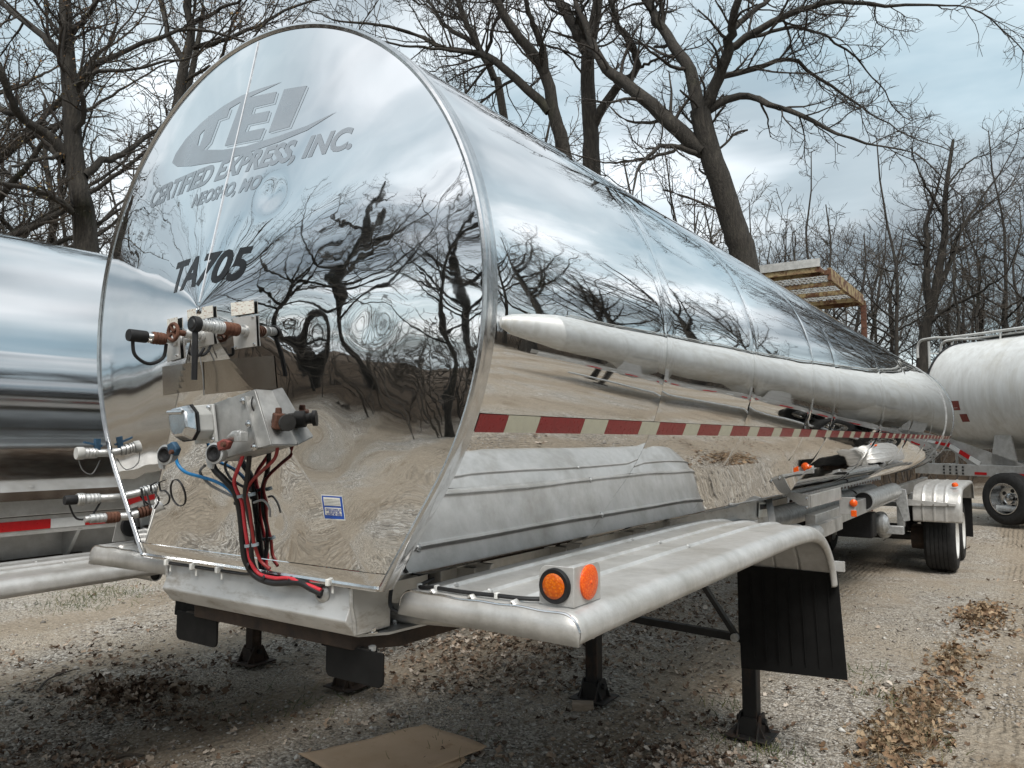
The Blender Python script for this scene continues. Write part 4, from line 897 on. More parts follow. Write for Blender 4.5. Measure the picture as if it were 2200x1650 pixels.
# ------------------------------------------------------------------ white hopper (pneumatic) trailer standing at an angle behind
PE = V(1.05, 18.3); HD = unit(V(.79, -.613))                    # rear end in plan, and the way its body runs
PN = V(-HD[1], HD[0])                                            # to its far side
pz = float(gh(2.2, 17.6))
pt = empty("hopper_trailer", (PE[0] + HD[0] * 5, PE[1] + HD[1] * 5, pz)); tag(pt, "streaky white hopper trailer standing at an angle behind the polished tank", "hopper trailer")
def W(l, n, z): return V(PE[0] + HD[0] * l + PN[0] * n, PE[1] + HD[1] * l + PN[1] * n, pz + z)
def hopper():
    R, zc, L = 1.18, 2.64, 9.3
    rings = [(0.0, .72), (.05, .80), (.09, .95), (.3, 1.0), (1.55, 1.0)]
    hd = (HD[0], HD[1], 0)
    def shell(l0, l1, r0=1.0, r1=1.0, name="shell_panel"):
        m = MB(); rows = []
        for k in np.linspace(0, 1, 9):
            l = l0 + (l1 - l0) * k; r = R * (r0 + (r1 - r0) * k) - .006 * math.exp(-(min(k, 1 - k) * (l1 - l0) / .05) ** 2)
            rows.append([W(l, r * math.cos(t), zc + r * math.sin(t)) for t in np.linspace(0, 2 * math.pi, 73)])
        m.grid(rows); m.build(name, "white_tank", pt, angle=60)
    m = MB(); m.lathe([(.01, -.28), (R * .4, -.25), (R * .8, -.12), (R - .02, .02)], W(0, 0, zc), hd, 56); m.build("rear_head", "white_tank", pt)
    m = MB(); m.lathe([(R - .03, -.02), (R + .02, -.02), (R + .02, .02), (R - .03, .02)], W(.03, 0, zc), hd, 72, True); m.build("end_gap_dark_ring", "rubber", pt)  # black ring painted for the shadowed gap at the head edge
    cuts = [.03, 1.5, 3.0, 4.6, 6.2, 7.8, L]
    for a, b in zip(cuts[:-1], cuts[1:]): shell(a, b)
    shell(L, L + 1.9, 1.0, .34, "front_cone")
    m = MB(); m.lathe([(.01, .16), (R * .2, .13), (R * .34, 0)], W(L + 1.9, 0, zc), hd, 40); m.build("front_head", "white_tank", pt)
    # discharge hoppers below
    for k, l in enumerate((2.4, 5.0, 7.6)):
        m = MB(); m.lathe([(1.10, 0), (1.0, -.2), (.18, -1.12), (.18, -1.25), (.22, -1.26), (.22, -1.30), (.01, -1.30)], W(l, 0, zc - .55), (0, 0, 1), 40); o = m.build("hopper_cone", "white_tank", pt)
    # slope sheets with tape and frame ends
    for n in (-.78, .78):
        m = MB(); m.prism([W(-.35, n, 1.85), W(.05, n, 1.75), W(2.05, n, 1.14), W(.75, n, 1.10)], (PN[0] * .03, PN[1] * .03, 0)); m.build("slope_plate", "alu", pt)
        m = MB(); m.box(W(4.5, n, 1.02), (10.4, .08, .24), rotm(0, 0, math.atan2(HD[1], HD[0]))); m.build("frame_beam", "alu", pt, bevel=.01)
        for k in range(12):
            m = MB(); p = W(.1 + (k % 4) * .16, n - math.copysign(.045, .78) if n < 0 else n + .045, 1.08 - (k // 4) * .07); m.cyl(p, p + V(PN[0], PN[1], 0) * (-.01 if n < 0 else .01), .022, .022, 10); m.build("frame_hole_dark_disc", "ink_and_hole_dark", pt)  # beam is solid; black discs painted for the dark of holes
        for l in (1.5, 4.6, 7.8):
            m = MB(); m.prism([W(l - .3, n, 1.14), W(l + .3, n, 1.14), W(l + .14, n, zc - .7), W(l - .14, n, zc - .7)], (PN[0] * .03, PN[1] * .03, 0)); m.build("saddle_plate", "alu", pt)
    n = -.81
    for k in range(5):
        a, b = k / 5, (k + 1) / 5; p0, p1 = W(-.22, n, 1.78), W(.98, n, 1.16)
        m = MB(); m.beam(p0 + (p1 - p0) * a, p0 + (p1 - p0) * b, .02, .09); m.build("tape_block", ("tape_bright", "tape_bright_red")[k % 2], pt)
    for k in range(19):
        l = 1.0 + k * .42; m = MB(); m.box(W(l, -.826, .96), (.28 if k % 2 == 0 else .14, .006, .055), rotm(0, 0, math.atan2(HD[1], HD[0]))); m.build("tape_block", ("tape_bright_red", "tape_bright")[k % 2], pt)
    # warning decal on the shell
    for k, (u, v, w_, h_) in enumerate([(2060, 873, .30, .20), (2067, 890, .12, .35), (2077, 908, .18, .18)]):
        t = R_(188 + k * 7); m = MB(); m.grid([[W(l, (R + .004) * math.cos(tt), zc + (R + .004) * math.sin(tt)) for tt in np.linspace(t, t + h_ / R, 4)] for l in (.55 + k * .12, .55 + k * .12 + w_)]); m.build("decal", ("glad_red", "sign_white", "glad_red")[k], pt)
    # crown rails and rear ladder
    for n in (-.35, .35):
        m = MB(); m.tube(smooth_path([W(-.95, n, zc + .95), W(-.90, n, zc + 1.30), W(-.5, n, zc + 1.36), W(1.0, n, zc + R + .12), W(9, n, zc + R + .12)], 40), .030, 10); m.build("crown_rail", "white_paint", pt)
        for l in (1.2, 2.4, 4, 6, 8):
            m = MB(); m.cyl(W(l, n, zc + R - .1), W(l, n, zc + R + .12), .02, .02, 8); m.build("rail_post", "white_paint", pt)
        m = MB(); m.tube([W(-.62, n, .9), W(-.62, n, zc + 1.30)], .028, 8); m.build("ladder_stile", "white_paint", pt)
    for k in range(9):
        m = MB(); m.cyl(W(-.62, -.35, 1.1 + k * .32), W(-.62, .35, 1.1 + k * .32), .016, .016, 8); m.build("ladder_rung", "white_paint", pt)
    m = MB(); m.box(W(4.6, 0, zc + R + .05), (8.2, .5, .03), rotm(0, 0, math.atan2(HD[1], HD[0]))); m.build("crown_walkway", "grating", pt)
    for l in (2.4, 5.0, 7.6):
        m = MB(); m.lathe([(.30, 0), (.30, .10), (.33, .11), (.33, .15), (.01, .18)], W(l, 0, zc + R - .02), (0, 0, 1), 24); m.build("manhole_lid", "galv", pt)
    # wheels, axles, product line, landing legs
    side = V(-PN[0], -PN[1], 0)
    for l in (1.75, 3.05):
        for n in (-.98, .98):
            c = W(l, n, .5); sd = V(PN[0], PN[1], 0) * math.copysign(1, n)
            m = MB(); m.lathe([(.30, -.13), (.38, -.15), (.47, -.14), (.51, -.11), (.51, .11), (.47, .14), (.38, .15), (.30, .13)], c, sd, 40); t = m.build("tyre", "tyre", pt)
            m = MB(); m.lathe([(.305, .12), (.31, .15), (.295, .15), (.28, .06), (.24, -.02), (.20, -.03), (.11, -.03), (.10, .03), (.05, .05), (.001, .05)], c, sd, 36); m.build("wheel_rim", "bright", t)
            for k in range(5):
                a = 2 * math.pi * k / 5; q = c + V(PN[0], PN[1], 0) * math.copysign(1, n) * (-.028) + V(HD[0], HD[1], 0) * .16 * math.cos(a) + V(0, 0, .16 * math.sin(a)); m = MB(); m.cyl(q, q + sd * .004, .04, .04, 14); m.build("hand_hole_dark_disc", "ink_and_hole_dark", t)  # rim is not pierced; black discs painted for shaded openings
        m = MB(); m.cyl(W(l, -.85, .5), W(l, .85, .5), .07, .07, 14); m.build("axle", "black_steel", pt)
    m = MB(); m.cyl(W(.2, -1.02, .30), W(9.0, -1.02, .30), .06, .06, 16); m.build("product_line", "galv", pt)
    for n in (-.7, .7):
        m = MB(); m.box(W(8.2, n, .45), (.13, .13, .95), rotm(0, 0, math.atan2(HD[1], HD[0]))); leg = m.build("landing_leg", "leg_steel", pt)
        m = MB(); m.box(W(8.2, n, -.03), (.3, .3, .03), rotm(0, 0, math.atan2(HD[1], HD[0]))); m.build("foot_plate", "leg_steel", leg)
    m = MB(); m.box(W(.15, -.3, 1.0), (.10, 1.0, .16), rotm(0, 0, math.atan2(HD[1], HD[0]))); m.build("rear_cross_beam", "alu", pt, bevel=.005)
    m = MB(); m.box(W(1.0, -.2, 1.20), (.9, .7, .05), rotm(0, 0, math.atan2(HD[1], HD[0]))); m.build("deck_cover", "white_paint", pt, bevel=.01)
hopper()

# ------------------------------------------------------------------ rusty yellow loading platform on posts beyond the tanks
def platform():
    zp = 6.10; x1 = at(1780, 588, z=zp)[0]; y0 = at(1780, 588, z=zp)[1]; y1 = at(1853, 645, z=zp)[1]; x0 = at(1640, 600, z=zp)[0] - 1.2
    x1 = max(x1, at(1853, 645, z=zp)[0]) * .5 + min(x1, at(1853, 645, z=zp)[0]) * .5
    o = empty("loading_platform", (x1 - 1, y1, 0)); tag(o, "rusty yellow steel loading platform high above the polished tank", "platform")
    def b(name, c, s, mat): m = MB(); m.box(c, s); return m.build(name, mat, o)
    b("edge_beam", (x1, (y0 + y1) / 2, zp), (.08, y1 - y0, .30), "rusty_yellow"); b("edge_beam", (x1 - 1.55, (y0 + y1) / 2, zp), (.08, y1 - y0, .30), "rusty_yellow")
    for k, y in enumerate(np.linspace(y0, y1, 4)): b("cross_beam", ((x0 + x1) / 2, y, zp + .03), (x1 - x0, .09, .11), "rusty_yellow")
    b("front_trim", ((x0 + x1) / 2 - .1, y0 - .5, zp + .20), (x1 - x0, .05, .20), "white_paint"); b("front_beam", ((x0 + x1) / 2 - .1, y0 - .46, zp + .04), (x1 - x0, .05, .13), "rusty_yellow")
    b("front_deck", ((x0 + x1) / 2 - .1, y0 - .24, zp + .10), (x1 - x0, .40, .02), "grating"); b("end_strut", (x1 - .12, y0 - .24, zp + .03), (.06, .44, .10), "rusty_yellow")
    b("rear_deck", ((x0 + x1) / 2, y1 + .3, zp + .08), (x1 - x0, .5, .02), "grating"); b("rear_beam", ((x0 + x1) / 2, y1 + .58, zp + .0), (x1 - x0, .05, .13), "rusty_yellow")
    # open steel grating: bearing bars and cross bars
    for k, x in enumerate(np.arange(x1 - 1.5, x1 - .05, .11)): b("grating_bar", (x, (y0 + y1) / 2, zp + .12), (.014, y1 - y0, .03), "grating")
    for k, y in enumerate(np.arange(y0 + .1, y1, .26)): b("grating_bar", (x1 - .78, y, zp + .118), (1.5, .05, .02), "grating")
    for (px, py) in ((x1, y1 + .2), (x1 - 1.55, y1 + .2), (x0 + .2, y0), (x0 + .2, y1)):
        g = float(gh(px, py)); b("post", (px, py, (zp + g) / 2 - .08), (.14, .14, zp - g - .16 + .1), "rust")
    return x0, x1, y0, y1
PLAT = platform()

# ------------------------------------------------------------------ cardboard and the timber packing block
def sheet(name, label, corners, lift, curl, seed):
    a, b, c, d = [np.asarray(p, float) for p in corners]; n = 18; rows = []
    for i in range(n + 1):
        row = []
        for j in range(n + 1):
            u, v = i / n, j / n; p = (a * (1 - u) + b * u) * (1 - v) + (d * (1 - u) + c * u) * v
            e = max(0, abs(u - .5) * 2 - .6) ** 2 * curl + .012 * math.sin(u * 4 + seed) * math.sin(v * 3 + 1) ** 2
            row.append((p[0], p[1], float(gh(p[0], p[1])) + lift + abs(e)))
        rows.append(row)
    m = MB(); m.grid(rows); o = m.build(name, "cardboard", None, solid=.006); tag(o, label, "cardboard", None); return o
sheet("cardboard_sheet", "large flat brown cardboard sheet lying on the ground in front", [at(640, 1622, z=.02), at(912, 1560, z=.02), at(1046, 1606, z=.02), at(790, 1710, z=.02)], .030, .10, 1)
sheet("cardboard_sheet", "small cardboard piece poking out under the large cardboard sheet", [at(905, 1660, z=.01), at(992, 1622, z=.01), at(1003, 1632, z=.01), at(930, 1690, z=.01)], .014, .02, 3)
m = MB(); wb = at(1252, 1522, z=.0); m.box((wb[0], wb[1], .018), (.16, .09, .055), rotm(0, 0, .5)); blk = m.build("timber_block", "wood", None, bevel=.003); tag(blk, "short grey timber block beside a landing-leg foot", "timber block")
# ------------------------------------------------------------------ bare trees
def nrm(a): return a / (np.linalg.norm(a, axis=-1, keepdims=True) + 1e-9)
def grow(rng, P, D, Ln, r0, r1, K, curl, up):
    N = len(P); out = np.empty((N, K, 3)); out[:, 0] = P; d = nrm(D); st = (Ln / (K - 1))[:, None]
    for k in range(1, K):
        d = nrm(d + rng.normal(0, curl, (N, 3)) + np.array([0, 0, up])); out[:, k] = out[:, k - 1] + d * st
    w = np.linspace(0, 1, K)[None]; return out, r0[:, None] * (1 - w) + r1[:, None] * w
def spawn(rng, paths, rad, spacing, t0, ang, len_f, rf, K, curl, up, rmin, lmin=.15, lmax=9):
    """children along every branch; longer branches carry more of them"""
    seg = np.linalg.norm(np.diff(paths, axis=1), axis=2).sum(1); cnt = np.maximum(1, np.round(seg * (1 - t0) / spacing * rng.uniform(.7, 1.3, len(seg)))).astype(int)
    idx = np.repeat(np.arange(len(paths)), cnt); N = len(idx); Kp = paths.shape[1]
    t = t0 + (1 - t0) * rng.uniform(0, 1, N) ** .85; f = t * (Kp - 1); i = np.minimum(f.astype(int), Kp - 2); w = (f - i)[:, None]
    a, b = paths[idx, i], paths[idx, i + 1]; pos = a * (1 - w) + b * w; tan = nrm(b - a)
    r = rad[idx, i] * (1 - w[:, 0]) + rad[idx, i + 1] * w[:, 0]
    pr = rng.normal(0, 1, (N, 3)); pr = nrm(pr - tan * (pr * tan).sum(1, keepdims=True)); an = np.radians(rng.uniform(ang[0], ang[1], N))[:, None]
    D = tan * np.cos(an) + pr * np.sin(an)
    Ln = np.clip(seg[idx] * len_f * (1.15 - .65 * t) * rng.uniform(.6, 1.25, N), lmin, lmax)
    rr = np.maximum(r * rf * rng.uniform(.7, 1.0, N), rmin); return grow(rng, pos, D, Ln, rr, np.maximum(rr * .35, rmin * .6), K, curl, up)
def tubes(paths, rad, n):
    N, K, _ = paths.shape; T = np.empty_like(paths); T[:, 1:-1] = paths[:, 2:] - paths[:, :-2]; T[:, 0] = paths[:, 1] - paths[:, 0]; T[:, -1] = paths[:, -1] - paths[:, -2]; T = nrm(T)
    h = np.zeros_like(T); h[..., 0] = 1; al = np.abs(T[..., 0]) > .85; h[al] = (0, 1, 0)
    A = nrm(np.cross(T, h)); B = np.cross(T, A); q = 2 * np.pi * np.arange(n) / n
    v = paths[:, :, None] + rad[:, :, None, None] * (A[:, :, None] * np.cos(q)[None, None, :, None] + B[:, :, None] * np.sin(q)[None, None, :, None])
    idx = np.arange(N * K * n).reshape(N, K, n); nx = np.roll(idx, -1, 2)
    f = np.stack([idx[:, :-1], nx[:, :-1], nx[:, 1:], idx[:, 1:]], -1).reshape(-1, 4); return v.reshape(-1, 3), f
def joined(parts):
    vs, fs, o = [], [], 0
    for v, f in parts: vs.append(v); fs.append(f + o); o += len(v)
    return np.concatenate(vs), np.concatenate(fs)
def limb_paths(rng, limbs, K=16):
    P, Rr = [], []
    for pts, r0, r1 in limbs:
        q = smooth_path(pts, K); q[1:-1] += rng.normal(0, .022 if len(P) else .010, (K - 2, 3)); P.append(q); Rr.append(np.linspace(r0, r1, K))
    return np.array(P), np.array(Rr)
def tree_from_limbs(name, label, limbs, seed, scale=1.0, dens=1.0, group=None, buds=0, twig="twig", tw=1.0):
    """limbs[0] is the trunk; every limb carries boughs, branches and twigs"""
    rng = np.random.default_rng(seed); P, Rr = limb_paths(rng, limbs)
    P0 = P[0]; root = empty(name, tuple(P0[0])); tag(root, label, "tree", group)
    k = np.linspace(0, 1, P.shape[1]); Rr[0] *= 1 + .45 * np.exp(-k * 14); 
    v, f = tubes(P, Rr, 9); mesh_np("trunk", v, f, "bark", root)
    Q, q = P[1:].copy(), Rr[1:].copy()
    a, ra = spawn(rng, Q, q, .46 / dens, .12, (30, 72), .40, .45, 9, .17, .05, .014, 1.0 * scale, 3.6 * scale); ra = np.minimum(ra, .05 * scale * (1 - .7 * np.linspace(0, 1, 9))[None])
    a2, ra2 = spawn(rng, P[:1], Rr[:1], .5 / dens, .45, (35, 70), .16, .3, 9, .17, .06, .012, .8 * scale, 2.6 * scale); a = np.concatenate([a, a2]); ra = np.concatenate([ra, np.minimum(ra2, .03)])
    # the limbs' own tips run on into boughs
    tipd = Q[:, -1] - Q[:, -3]; e, re_ = grow(rng, Q[:, -1], tipd, np.full(len(Q), 2.2 * scale), q[:, -1], np.full(len(Q), .012), 9, .14, .03); a = np.concatenate([a, e]); ra = np.concatenate([ra, re_])
    b, rb = spawn(rng, a, ra, .27 / dens, .10, (28, 70), .46, .55, 6, .22, .03, .0085, .45 * scale, 1.7 * scale)
    c, rc = spawn(rng, b, rb, .17 / dens, .12, (25, 65), .52, .6, 4, .24, .04, .0055 * tw, .22 * scale, .9 * scale)
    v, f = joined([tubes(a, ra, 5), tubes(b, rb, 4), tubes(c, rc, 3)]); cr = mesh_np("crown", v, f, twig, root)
    if buds:
        tips = np.concatenate([c[:, -1], c[:, 2]]); tips = tips[rng.permutation(len(tips))[:buds]]; v, f, t = cards(rng, tips, .028, .055); mesh_np("buds", v, f, "bud", root, t, False)
    return root
def cards(rng, pos, smin, smax, flat=False, curl=.35):
    """small folded leaves: two quads meeting at a midrib"""
    N = len(pos); s = rng.uniform(smin, smax, N)[:, None]
    if flat: nz = nrm(np.stack([rng.normal(0, curl, N), rng.normal(0, curl, N), np.ones(N)], 1))
    else: nz = nrm(rng.normal(0, 1, (N, 3)))
    h = nrm(rng.normal(0, 1, (N, 3))); a = nrm(h - nz * (h * nz).sum(1, keepdims=True)); b = np.cross(nz, a); w = rng.uniform(.28, .5, (N, 1)); up = rng.uniform(.05, .45, (N, 1))
    # lobed outline: stations along the midrib, both halves curling up, the whole leaf bent along its length
    st = np.array([0, .2, .4, .6, .8, 1.0]); wd = np.array([.03, .38, .17, .46, .30, .0]); bend = rng.uniform(-.5, .9, (N, 1)); K = len(st); rows = []
    for k in range(K):
        c = pos + a * s * (st[k] - .5) + nz * s * bend * (st[k] - .5) ** 2; wk = wd[k] * w * 2 * rng.uniform(.7, 1.15, (N, 1)); uk = up * rng.uniform(.5, 1.3, (N, 1)) * wd[k] * 2
        rows.append((c + b * s * wk + nz * s * uk, c, c - b * s * wk + nz * s * uk * rng.uniform(.3, 1.2, (N, 1))))
    v = np.stack([np.stack(r, 1) for r in rows], 1).reshape(-1, 3); o = (np.arange(N) * K * 3)[:, None, None]
    q = np.array([[k * 3 + j, k * 3 + j + 1, k * 3 + j + 4, k * 3 + j + 3] for k in range(K - 1) for j in range(2)])
    f = (q[None] + o).reshape(-1, 4); t = np.repeat(rng.uniform(0, 1, N), len(q)); return v, f, t
def L(t, pts, r0, r1, dt=0.0):
    """limb surveyed along sight lines, reaching dt metres nearer or farther at its tip"""
    n = len(pts); return ([at(u, v, t=t + dt * (i / max(1, n - 1)) ** 1.2) for i, (u, v) in enumerate(pts)], r0, r1)
def trunk(t, pts, r0, r1, dt=0.0):
    q, a, b = L(t, pts, r0, r1, dt); p = q[0].copy(); d = q[0] - q[1]
    g = p + d / max(.2, abs(d[2])) * (p[2] + .15) * .6; g[2] = -.15; return ([g] + q, a, b)
tree_from_limbs("oak_tree", "thick-trunked bare tree with orange buds left of the round head", [
    trunk(15, [(186, 520), (176, 440), (160, 340), (150, 200), (143, 80), (140, 0), (136, -150)], .23, .09),
    L(15, [(150, 340), (100, 290), (60, 262), (25, 215), (0, 150), (-60, 60)], .11, .04, -1.5), L(15, [(140, 345), (95, 300), (30, 245), (-60, 205)], .10, .05, 1.5),
    L(15, [(168, 468), (110, 420), (40, 400), (-60, 380)], .07, .03, -2), L(15, [(180, 378), (215, 350), (270, 328), (330, 285), (420, 235)], .085, .03, 2),
    L(15, [(160, 250), (172, 190), (190, 148), (250, 118), (350, 80), (430, 62), (520, 88)], .075, .025, 1.5), L(15, [(150, 150), (112, 100), (50, 45), (0, 5), (-70, -60)], .085, .04, 2),
    L(15, [(158, 70), (185, 35), (235, -25)], .05, .02, -1), L(15, [(165, 300), (178, 235), (168, 180), (200, 155), (270, 150), (390, 130)], .06, .02, -1.5), L(15, [(148, 330), (70, 345), (0, 372)], .045, .02, -2)],
    3, 1.0, 1.35, "large bare trees over the tanks", 2600)
tree_from_limbs("oak_tree", "slimmer bare tree rising just left above the round head", [
    trunk(19, [(372, 330), (385, 210), (398, 130), (412, 60), (402, 0), (440, -120)], .16, .07), L(19, [(398, 130), (360, 70), (345, 0), (340, -80)], .08, .03, 1.5), L(19, [(405, 100), (470, 90), (540, 60), (620, 20), (720, -10)], .07, .02, 1),
    L(19, [(410, 50), (480, 20), (560, -30)], .06, .02, -1), L(19, [(390, 180), (440, 150), (500, 140), (560, 60)], .05, .02, -1)], 5, 1.0, 1.3, "large bare trees over the tanks", 1800)
tree_from_limbs("oak_tree", "straight dark trunk with a side limb curling right, left of the forked oak", [
    trunk(21, [(1272, 420), (1270, 300), (1262, 150), (1275, 60), (1290, -30), (1300, -160)], .28, .10), L(21, [(1262, 110), (1232, 52), (1200, 0), (1165, -70)], .19, .10, 1),
    L(21, [(1269, 275), (1290, 240), (1325, 185), (1366, 150), (1358, 100), (1325, 45), (1305, -40)], .15, .05, -1.5), L(21, [(1362, 152), (1400, 132), (1440, 118)], .05, .02, -1), L(21, [(1262, 90), (1240, 20), (1225, -60)], .09, .04, -1)], 9, 1.0, 1.3, "large bare trees over the tanks")
tree_from_limbs("oak_tree", "bare tree leaning left with a long limb over the tank crown", [
    trunk(20, [(1222, 380), (1195, 265), (1176, 175), (1150, 120), (1100, 60), (1068, 0), (1035, -90)], .20, .09), L(20, [(1180, 240), (1120, 178), (1060, 132), (1010, 112), (940, 96), (860, 62), (752, 48)], .13, .03, 1.5),
    L(20, [(1172, 165), (1165, 100), (1140, 42), (1118, -40)], .10, .05, -1), L(20, [(1010, 112), (960, 108), (880, 98), (805, 86)], .05, .02, -1)], 12, 1.0, 1.3, "large bare trees over the tanks")
tree_from_limbs("oak_tree", "thin dark trunk slanting up behind the tank crown shoulder", [
    trunk(23, [(1085, 260), (1062, 170), (1030, 105), (1005, 55), (985, 5), (955, -80)], .13, .07), L(23, [(1022, 95), (960, 60), (920, 0), (880, -60)], .08, .03, 1.5), L(23, [(1040, 120), (1060, 60), (1080, 0), (1085, -70)], .06, .03, -1.5),
    L(23, [(1000, 45), (930, 20), (850, -20)], .05, .02, 1)], 15, 1.0, 1.25, "large bare trees over the tanks")
tree_from_limbs("oak_tree", "largest forked bare oak with a massive leaning trunk right of centre", [
    trunk(18, [(1604, 590), (1580, 500), (1553, 410), (1522, 320), (1503, 235)], .33, .23), L(18, [(1503, 240), (1482, 155), (1440, 85), (1400, 22), (1365, -70)], .17, .08, 1.5), L(18, [(1506, 240), (1543, 172), (1568, 95), (1576, 40), (1602, -50)], .16, .07, -1.5),
    L(18, [(1562, 105), (1632, 62), (1720, 22), (1800, 2), (1900, 12), (2030, 12)], .10, .02, -1.5), L(18, [(1518, 240), (1588, 205), (1650, 222), (1722, 250), (1800, 284), (1880, 312)], .10, .02, -2), L(18, [(1512, 325), (1440, 262), (1382, 207), (1332, 172), (1292, 132), (1262, 60)], .20, .10, 2),
    L(18, [(1505, 335), (1430, 312), (1385, 345), (1360, 410)], .07, .02, -1.5), L(18, [(1548, 165), (1620, 148), (1700, 130), (1790, 190), (1870, 245)], .075, .02, 1), L(18, [(1490, 300), (1430, 330), (1370, 345), (1300, 350)], .05, .02, 1),
    L(18, [(1600, 85), (1700, 60), (1780, 80), (1860, 150)], .05, .02, 1.5), L(18, [(1575, 60), (1650, 0), (1740, -60)], .08, .03, 1)], 21, 1.0, 1.55, "large bare trees over the tanks")
tree_from_limbs("oak_tree", "round-topped bare tree with twin stems at the right", [
    trunk(33, [(1985, 745), (1993, 690), (2008, 640), (2020, 560), (2030, 500), (2030, 430), (2038, 360), (2048, 300)], .26, .06), L(33, [(1998, 690), (1990, 600), (1992, 540), (1990, 480)], .16, .10), L(33, [(2010, 640), (2040, 560), (2062, 500), (2100, 440), (2150, 370)], .12, .03),
    L(33, [(2028, 520), (2060, 490), (2110, 450), (2170, 400)], .07, .03, 2), L(33, [(1990, 700), (2040, 660), (2100, 630), (2160, 590)], .10, .03, -2), L(33, [(2030, 470), (2000, 420), (1975, 370), (1960, 330)], .06, .02, -2), L(33, [(2034, 400), (2080, 350), (2120, 330)], .05, .02)], 27, 1.25, 1.2, "large bare trees over the tanks")
# ---- woodland behind and round the yard: five model trees copied about
def model_limbs(rng, h, r, nl, spread):
    top = h; tr = [V(0, 0, -.2)]; x = V(0, 0, 0); lean = rng.normal(0, .06, 2)
    for k in range(1, 8): x = V(lean[0] * k * h / 7 + rng.normal(0, .12), lean[1] * k * h / 7 + rng.normal(0, .12), h * k / 7); tr.append(x)
    out = [(tr, r, r * .18)]
    for i in range(nl):
        k = rng.uniform(.28, .85); j = k * 7; a = tr[int(j)] + (tr[int(j) + 1] - tr[int(j)]) * (j - int(j)); th = rng.uniform(0, 2 * np.pi); ln = spread * (1.15 - k) * rng.uniform(.7, 1.2); el = rng.uniform(.35, 1.0)
        d = V(math.cos(th), math.sin(th), el); d /= np.linalg.norm(d); out.append(([a, a + d * ln * .35, a + d * ln * .7 + V(0, 0, ln * .08), a + d * ln + V(0, 0, ln * .18)], r * (1 - k * .7) * .55, r * .10))
    return out
MODELS = []
for k, (h, r, nl, spr, dens) in enumerate([(11, .13, 8, 4.0, .75), (13, .16, 9, 4.5, .7), (9, .085, 7, 3.0, .8), (12, .11, 9, 3.2, .75), (8, .07, 8, 2.6, .85), (14, .30, 10, 8.0, .75), (12.5, .27, 11, 8.5, .75)]):
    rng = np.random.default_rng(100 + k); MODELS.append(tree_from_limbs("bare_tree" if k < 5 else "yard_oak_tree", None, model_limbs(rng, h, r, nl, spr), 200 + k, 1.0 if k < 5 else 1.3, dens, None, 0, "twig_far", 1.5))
USED = set()
def put_tree(k, x, y, rot, s, label, group):
    src = MODELS[k]
    if k in USED:
        o = src.copy(); col.objects.link(o)
        for ch in src.children:
            c = ch.copy(); col.objects.link(c); c.parent = o
    else: o = src; USED.add(k)
    o.location = (x, y, float(gh(x, y)) - .1); o.rotation_euler = (0, 0, rot); o.scale = (s, s, s * RNG.uniform(.9, 1.12)); tag(o, label, "tree", group); return o
def wood_label(u, k):
    kind = ("spreading mid-height", "tall", "low thin-stemmed", "tall narrow", "short bushy")[k]
    zone = "behind the left-hand tank" if u < 250 else "hidden behind the round tank head" if u < 1000 else "behind the trees left of the forked oak" if u < 1560 else "right of the forked oak" if u < 1900 else "behind the white hopper trailer"
    return f"{kind} bare tree in the wood {zone}"
for i in range(130):                                            # wood behind the yard, in the picture
    u = 2350 - 2500 * ((i + RNG.uniform(0, 1)) / 130) ** 1.25; t = RNG.uniform(26, 48)
    if u > 1600: t = RNG.uniform(31, 50)
    p = at(u, 946, t=t); k = int(RNG.integers(0, 5)); put_tree(k, p[0], p[1], RNG.uniform(0, 6.28), RNG.uniform(.85, 1.2), wood_label(u, k), "slender trees of the wood behind")
for i in range(96):                                            # round the rest of the yard, mirrored in the tanks
    a = R_(-190 + i * 2.82 + RNG.uniform(-2, 2)); d = RNG.uniform(20, 31); x, y = 3 + d * math.cos(a), 7 + d * math.sin(a)
    k = 5 + i % 2 if i % 2 == 0 or RNG.uniform() < .3 else int(RNG.integers(0, 5))
    put_tree(k, x, y, RNG.uniform(0, 6.28), RNG.uniform(.62, .85) if y < 2 else RNG.uniform(.8, 1.1), ("wide-crowned bare oak" if k > 4 else "slender bare tree") + (" ahead of the trailers, mirrored in the round head" if y < -8 else " across the lane, mirrored in the tank flank"), "trees across the yard, seen mirrored")
# tangled undergrowth along the wood's edge
def thicket():
    rng = np.random.default_rng(5); P = []
    for i in range(2900):
        if i < 1550: p = at(2400 - 2600 * rng.uniform(0, 1) ** 1.6, 946, t=rng.uniform(27, 44))
        else: a = R_(rng.uniform(-200, 85)); d = rng.uniform(19.5, 31); p = V(3 + d * math.cos(a), 7 + d * math.sin(a), 0)
        P.append((p[0], p[1], float(gh(p[0], p[1])) - .05))
    P = np.array(P); D = np.stack([rng.normal(0, .35, len(P)), rng.normal(0, .35, len(P)), np.ones(len(P))], 1)
    a, ra = grow(rng, P, D, rng.uniform(1.5, 4.2, len(P)), rng.uniform(.014, .04, len(P)), np.full(len(P), .010), 8, .14, .06)
    b, rb = spawn(rng, a, ra, .42, .15, (25, 65), .5, .6, 5, .22, .03, .011, .3, 1.8); c, rc = spawn(rng, b, rb, .40, .15, (25, 70), .5, .6, 3, .25, .03, .009, .2, .8)
    v, f = joined([tubes(a, ra, 4), tubes(b, rb, 3), tubes(c, rc, 3)]); o = mesh_np("undergrowth", v, f, "twig_far"); tag(o, "tangled leafless undergrowth along the edge of the wood", "undergrowth", kind="stuff")
thicket()

